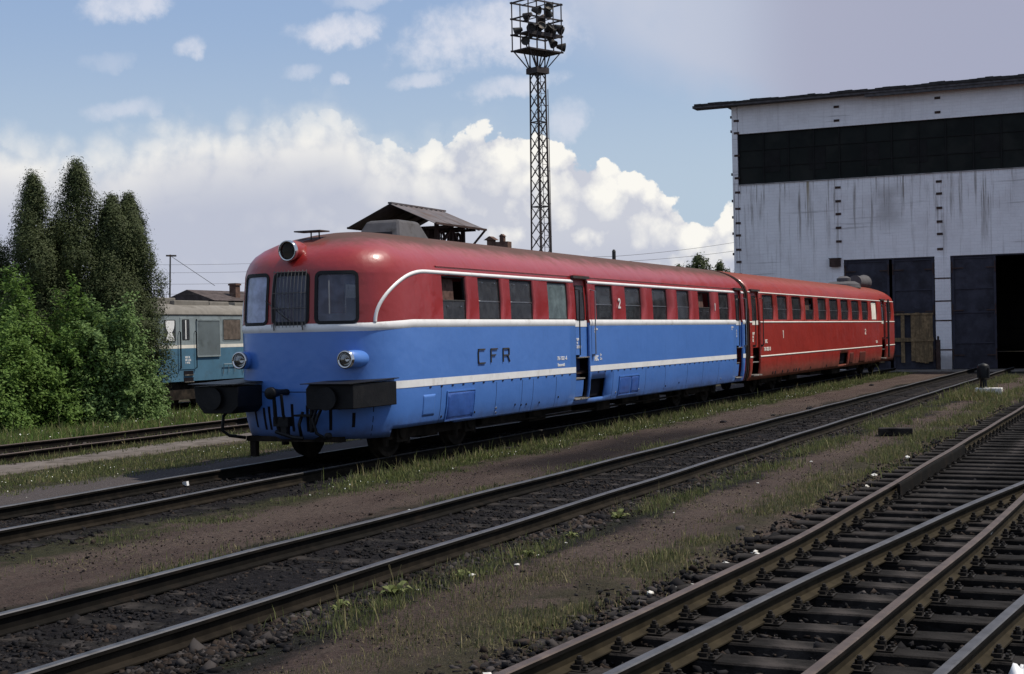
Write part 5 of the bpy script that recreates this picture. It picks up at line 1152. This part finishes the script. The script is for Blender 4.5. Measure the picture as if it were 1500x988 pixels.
for i, (azd, dist, h, rad, n, sp, lab) in enumerate([
    (43.15, 41.0, 7.1, .85, 34000, True, 'dark columnar conifer with a narrow tip, left of the tallest one'),
    (41.45, 41.5, 7.45, .98, 38000, True, 'tallest of the dark conifers, its thin top letting the sky through'),
    (40.25, 41.2, 6.3, .80, 32000, False, 'dark dense conifer between the tallest one and the one nearest the locomotive'),
    (39.45, 41.6, 6.35, .78, 36000, False, 'dark dense conifer nearest the locomotive with a leaning blunt top'),
    (44.75, 42.0, 5.6, 1.0, 26000, False, 'dark conifer cut by the left edge of the picture'),
    (42.3, 43.2, 5.9, 1.1, 26000, False, 'dark conifer standing behind the gap between the two taller ones'),
    (39.45, 41.0, 4.0, .5, 13000, False, 'low dark conifer skirting the nose of the locomotive')]):
    x_, y_ = ap(azd, dist); conifer('conifer', x_, y_, h, rad * 1.15, int(n * 2.6), lab, seed=i + 3, sparse_top=sp, lean=[.1, 0, .1, -.1, 0, 0, -.1][i])
def bush(azd, dist, h, rad, n, label, seed, m_='bush', flowers=0):
    r = np.random.default_rng(seed); x_, y_ = ap(azd, dist); root = thing('bush', label, 'bush', (x_, y_, float(gz(x_, y_))), 0, 'leafy bushes in front of the conifers')
    ns = n // 40; u = r.normal(0, 1, (ns, 3)); u /= np.linalg.norm(u, axis=1)[:, None]; u[:, 2] = np.abs(u[:, 2]) * 1.0 - .15 * r.random(ns)
    lob = 1 + .22 * np.sin(u[:, 0] * 5 + seed) * np.cos(u[:, 1] * 6) + .15 * np.sin(u[:, 2] * 9 + u[:, 0] * 7)
    rr = (.55 + .45 * r.random(ns) ** .4) * lob; c = u * rr[:, None] * np.array([rad, rad, h * .93]); c[:, 2] = np.maximum(c[:, 2], .05) 
    # branch sprays reach outward from each clump
    k_ = 40; tt = r.random((ns, k_, 1)); dirv = u + r.normal(0, .35, (ns, 3)); ln = r.uniform(.15, .42, (ns, 1, 1))
    P = (c[:, None] + dirv[:, None] * tt * ln + r.normal(0, .06, (ns, k_, 3))).reshape(-1, 3); P[:, 2] = np.maximum(P[:, 2], .02)
    N = (u[:, None].repeat(k_, 1) * .5 + np.array([0, 0, .6])).reshape(-1, 3)
    v, f = quads(P, N, .064, 1.5, .5); np_mesh('foliage', v, f, M[m_], root)
    st = MB()
    for k2 in range(9):
        a = k2 * .7 + seed; st.tube([(0, 0, -.1), (math.cos(a) * rad * .35, math.sin(a) * rad * .35, h * .45), (math.cos(a) * rad * .6, math.sin(a) * rad * .6, h * .75)], [.05, .03, .01], 6)
    st.build('stem', M['bark'], root); return root
bush(43.9, 37.0, 3.55, 1.45, 52000, 'wide bright green bush at the left edge', 1)
bush(41.7, 37.6, 3.15, 1.25, 40000, 'bright green bush in the middle of the row', 2)
bush(40.35, 37.2, 3.0, 1.02, 40000, 'pale young bush nearest the grass clearing', 5, 'bush2')
bush(39.5, 37.4, 1.4, .6, 13000, 'low pale bush creeping in front of the locomotive', 7, 'bush2')
bush(45.3, 35.5, 2.6, 1.3, 24000, 'green bush mostly outside the left edge', 9)
# far trees above the railcar roof
for i, (x_, y_, h, rad) in enumerate(((120.0, 36.8, 9.2, 1.3), (119.5, 38.4, 8.3, 1.1), (121, 35.2, 8.5, 1.1), (122, 33.6, 7.9, 1.0), (120, 39.4, 7.7, .8))):
    conifer('distant_tree', x_, y_, h, rad * 2.0, 9000, ['tallest of the small far trees showing over the railcar roof left of the shed', 'far dark tree just left of the tallest in the clump', 'far dark tree just right of the tallest in the clump', 'far dark tree at the right end of the clump', 'low far tree at the left end of the clump'][i], group='distant trees beyond the railcar', seed=20 + i, leaf=.13)
def grass(name, n, xf, yf, hgt, mats, lab, wts=None, w_=.006, patch=.5, ps=1.3, lean=.35, clump=0):
    x = xf(n); y = yf(n, x)
    if clump:
        m_ = n // clump; cx = xf(m_); cy = yf(m_, cx); i_ = rng.integers(0, m_, n); sg = rng.uniform(.05, .28, m_)[i_]; x = cx[i_] + rng.normal(0, 1, n) * sg * 1.6; y = cy[i_] + rng.normal(0, 1, n) * sg * .7
    if patch:
        f = .5 + .5 * np.sin(x * ps + 1.3 * np.sin(y * 2.1 + x * .37)) * np.cos(y * ps * 1.7 + 1.1 * np.sin(x * .9)) + rng.normal(0, .12, n); k_ = f > patch; x, y = x[k_], y[k_]; n = len(x)
    z = gz(x, y) - .01; h = hgt * rng.lognormal(0, .4, n); a = rng.random(n) * 6.283; l = h * np.abs(rng.normal(0, lean, n)); b = rng.random(n) * 6.283
    ww = w_ * (1 + x * .035)
    base = np.stack([x, y, z], -1); side = np.stack([np.cos(a), np.sin(a), 0 * a], -1) * ww[:, None]; ld_ = np.stack([np.cos(b) * l, np.sin(b) * l, 0 * l], -1); upv = np.stack([0 * h, 0 * h, h], -1)
    v = np.stack([base - side, base + side, base + ld_ * .35 + upv * .6 + side * .7, base + ld_ * .35 + upv * .6 - side * .7, base + ld_ + upv], 1).reshape(-1, 3)
    i = np.arange(n)[:, None] * 5; F = np.concatenate([i + [0, 1, 2], i + [0, 2, 3], i + [3, 2, 4]], 0)
    c = rng.choice(len(mats), n, p=wts); mi = np.concatenate([c, c, c])
    return tag(np_mesh(name, v, F, mats, mi=mi), lab, 'grass', kind='stuff')
G, GD, GL = M['grass'], M['grass_dry'], M['grass_low']
N_ = lambda c, s_: (lambda n, x: c + rng.normal(0, s_, n))
grass('grass', 42000, powx(17, 64, 1.1), lambda n, x: 10.4 + rng.normal(0, .16, n), .05, [G, GL, GD], 'bright strip of grass and tall weeds along the near side of the railcars', [.6, .3, .1], patch=.22, clump=30)
grass('grass', 9000, powx(17.5, 60, 1.0), lambda n, x: 10.6 + rng.normal(0, .12, n), .11, [G, GD], 'taller seeding weeds standing close beside the railcars', [.7, .3], w_=.004, patch=.45, clump=12)
grass('grass', 24000, powx(9, 42, 1.3), lambda n, x: 4.12 + rng.normal(0, .14, n), .05, [GL, GD, G], 'dusty grass and weeds on the dirt beside the turnout', [.4, .45, .15], patch=.42, clump=40, w_=.003)
grass('grass', 9000, powx(7, 12, 1.0), lambda n, x: 4.75 + rng.normal(0, .2, n), .035, [GL, GD], 'short dry grass on the dirt at the bottom of the picture', [.45, .55], patch=.3, clump=25, w_=.002)
grass('grass', 24000, powx(8.5, 60, 1.2), lambda n, x: 5.5 + rng.normal(0, .12, n), .06, [G, GL, GD], 'patches of weeds along the near shoulder of the middle track', [.45, .35, .2], patch=.40, clump=40, w_=.003)
grass('grass', 12000, powx(20, 60, 1.0), lambda n, x: 3.95 + rng.normal(0, .25, n) + (rng.random(n) < .35) * 1.35, .085, [G, GL, GD], 'grass spreading between the middle track and the turnout further off', [.45, .25, .3], patch=.30, clump=40, w_=.004)
grass('grass', 6000, powx(9, 26, 1.0), lambda n, x: 8.25 + rng.normal(0, .12, n), .05, [GL, G, GD], 'small tufts at the far side of the middle track', [.5, .3, .2], patch=.62, clump=40, w_=.003)
grass('grass', 5000, powx(10, 20, 1.0), lambda n, x: 9.95 + rng.normal(0, .2, n), .04, [GL, G], 'thin grass on the shoulder in front of the railcar', [.5, .5], patch=.5, clump=30, w_=.003)
grass('grass', 60000, powx(10, 40, 1.0), lambda n, x: 15.75 + .045 * (x - 20) + rng.normal(0, .55, n).clip(-1.15, 1.15), .045, [G, GL, GD], 'mown-looking grass verge between the concrete path and the railcar track', [.5, .35, .15], patch=.18, w_=.004)
grass('grass', 26000, powx(14, 46, 1.0), lambda n, x: 18.25 + .045 * (x - 20) + rng.normal(0, .2, n), .06, [G, GL, GD], 'ragged grass between the concrete path and the left track', [.45, .35, .2], patch=.3, clump=30)
grass('grass', 130000, powx(18, 46, 1.0), lambda n, x: 21.0 + rng.random(n) ** .8 * 11 , .13, [G, M['bush'], GD], 'long bright grass under the bushes at the left', [.55, .35, .1], patch=0, w_=.006)
grass('grass', 9000, powx(14, 42, 1.0), lambda n, x: T0c(x) + rng.normal(0, .5, n), .06, [G, GD, GL], 'grass growing between the rails of the left track', [.4, .3, .3], patch=.5, clump=25)
grass('straw', 26000, powx(7, 40, 1.5), lambda n, x: 3.7 + rng.random(n) ** 1.0 * 2.1, .012, [GD, GL], 'dead straw and stalks trodden into the brown dirt walkway', [.7, .3], patch=.25, lean=3.0, w_=.0016, clump=18)
grass('straw', 14000, powx(10, 40, 1.3), lambda n, x: 8.1 + rng.random(n) * 2.3, .010, [GD, GL], 'bits of straw on the walkway beside the railcar track', [.6, .4], patch=.3, lean=3.0, w_=.0016, clump=18)
grass('grass', 3500, lambda n: 41.8 + rng.normal(0, .5, n), lambda n, x: 4.75 + rng.normal(0, .35, n), .16, [G, GD], 'tuft of long grass round the foot of the ground signal', [.5, .5], patch=0, w_=.006)
grass('grass', 26000, powx(28, 60, 1), lambda n, x: 22 + rng.random(n) * 3, .1, [G, GL], 'rough grass in front of the locomotive', [.6, .4], patch=0, w_=.006)
def flowers(n, xf, yf, s_, m_, lab, zup):
    x = xf(n); y = yf(n, x); P = np.stack([x, y, gz(x, y) + zup * rng.uniform(.5, 1.3, n)], -1); v, f = quads(P, np.tile([[-.6, -.4, .7]], (n, 1)), s_, 1.0)
    tag(np_mesh('wild_flowers', v, f, m_), lab, 'flowers', kind='stuff')
flowers(260, powx(14, 40, 1), lambda n, x: 15.6 + .045 * (x - 20) + rng.normal(0, .5, n), .018, M['petal'], 'tiny white daisies dotting the verge beyond the railcar track', .05)
flowers(420, powx(20, 44, 1), lambda n, x: 21.2 + rng.random(n) * 8, .03, M['petal'], 'small white flowers in the long grass under the bushes', .17)
flowers(150, powx(15, 50, 1), lambda n, x: 10.1 + rng.normal(0, .2, n), .018, M['petal'], 'tiny white flowers in the grass beside the railcars', .07)
# broad-leaved weeds on the near shoulder
def weed(x, y, s_, seed, lab):
    r = random.Random(seed); root = thing('weed', lab, 'plant', (x, y, -.17), 0, 'broad-leaved weeds on the shoulder'); mb = MB()
    for k_ in range(14):
        a = k_ * 2.4 + r.random(); L = s_ * r.uniform(.6, 1.2); w_ = L * .22; c, s2 = math.cos(a), math.sin(a); up_ = r.uniform(.3, .8)
        row = [(t * L * c, t * L * s2, L * up_ * math.sin(t * 2.4)) for t in (0, .35, .7, 1.0)]; ws = (.2, 1, .9, .05)
        vs_ = [(p[0] - s2 * w_ * q, p[1] + c * w_ * q, p[2]) for p, q in zip(row, ws)] + [(p[0] + s2 * w_ * q, p[1] - c * w_ * q, p[2]) for p, q in zip(row, ws)]
        mb.add(vs_, [(i, i + 1, 5 + i, 4 + i) for i in range(3)])
    mb.build('leaf_rosette', M['grass'], root)
    sm_ = MB()
    for k_ in range(3): a = r.random() * 6; sm_.tube([(0, 0, 0), (math.cos(a) * s_ * .15, math.sin(a) * s_ * .15, s_ * 1.2), (math.cos(a) * s_ * .4, math.sin(a) * s_ * .4, s_ * 2.0)], [.003, .002, .001], 4)
    sm_.build('stalk', M['grass_dry'], root)
for i, (x_, y_, s_, lab) in enumerate(((9.95, 5.62, .13, 'leafy weed lowest on the near shoulder of the middle track'), (14.9, 5.55, .12, 'leafy weed standing against the near rail at mid-picture'), (10.9, 5.5, .09, 'small weed among the brown stones of the shoulder'), (12.2, 5.45, .07, 'smallest weed beside the pale stones'), (9.3, 5.75, .10, 'thin stalked weed near the bottom of the near rail'), (13.4, 5.5, .08, 'weed among the stones left of mid-picture'))): weed(x_, y_, s_, i, lab)
dy_ = thing('dandelion', 'single yellow flower at the left edge of the long grass', 'flower', (19.2, 21.9, -.17)); MB().tube([(0, 0, 0), (0, 0, .16)], .004, 4).build('stalk', M['grass'], dy_); MB().lathe((0, 0, .16), (-.6, -.4, .7), [(0, .05), (.02, .045), (.03, 0)], 10).build('petals', M['yellow'], dy_)

SC.cycles.max_bounces = 6; SC.cycles.transparent_max_bounces = 12
SC.cycles.sample_clamp_indirect = 4
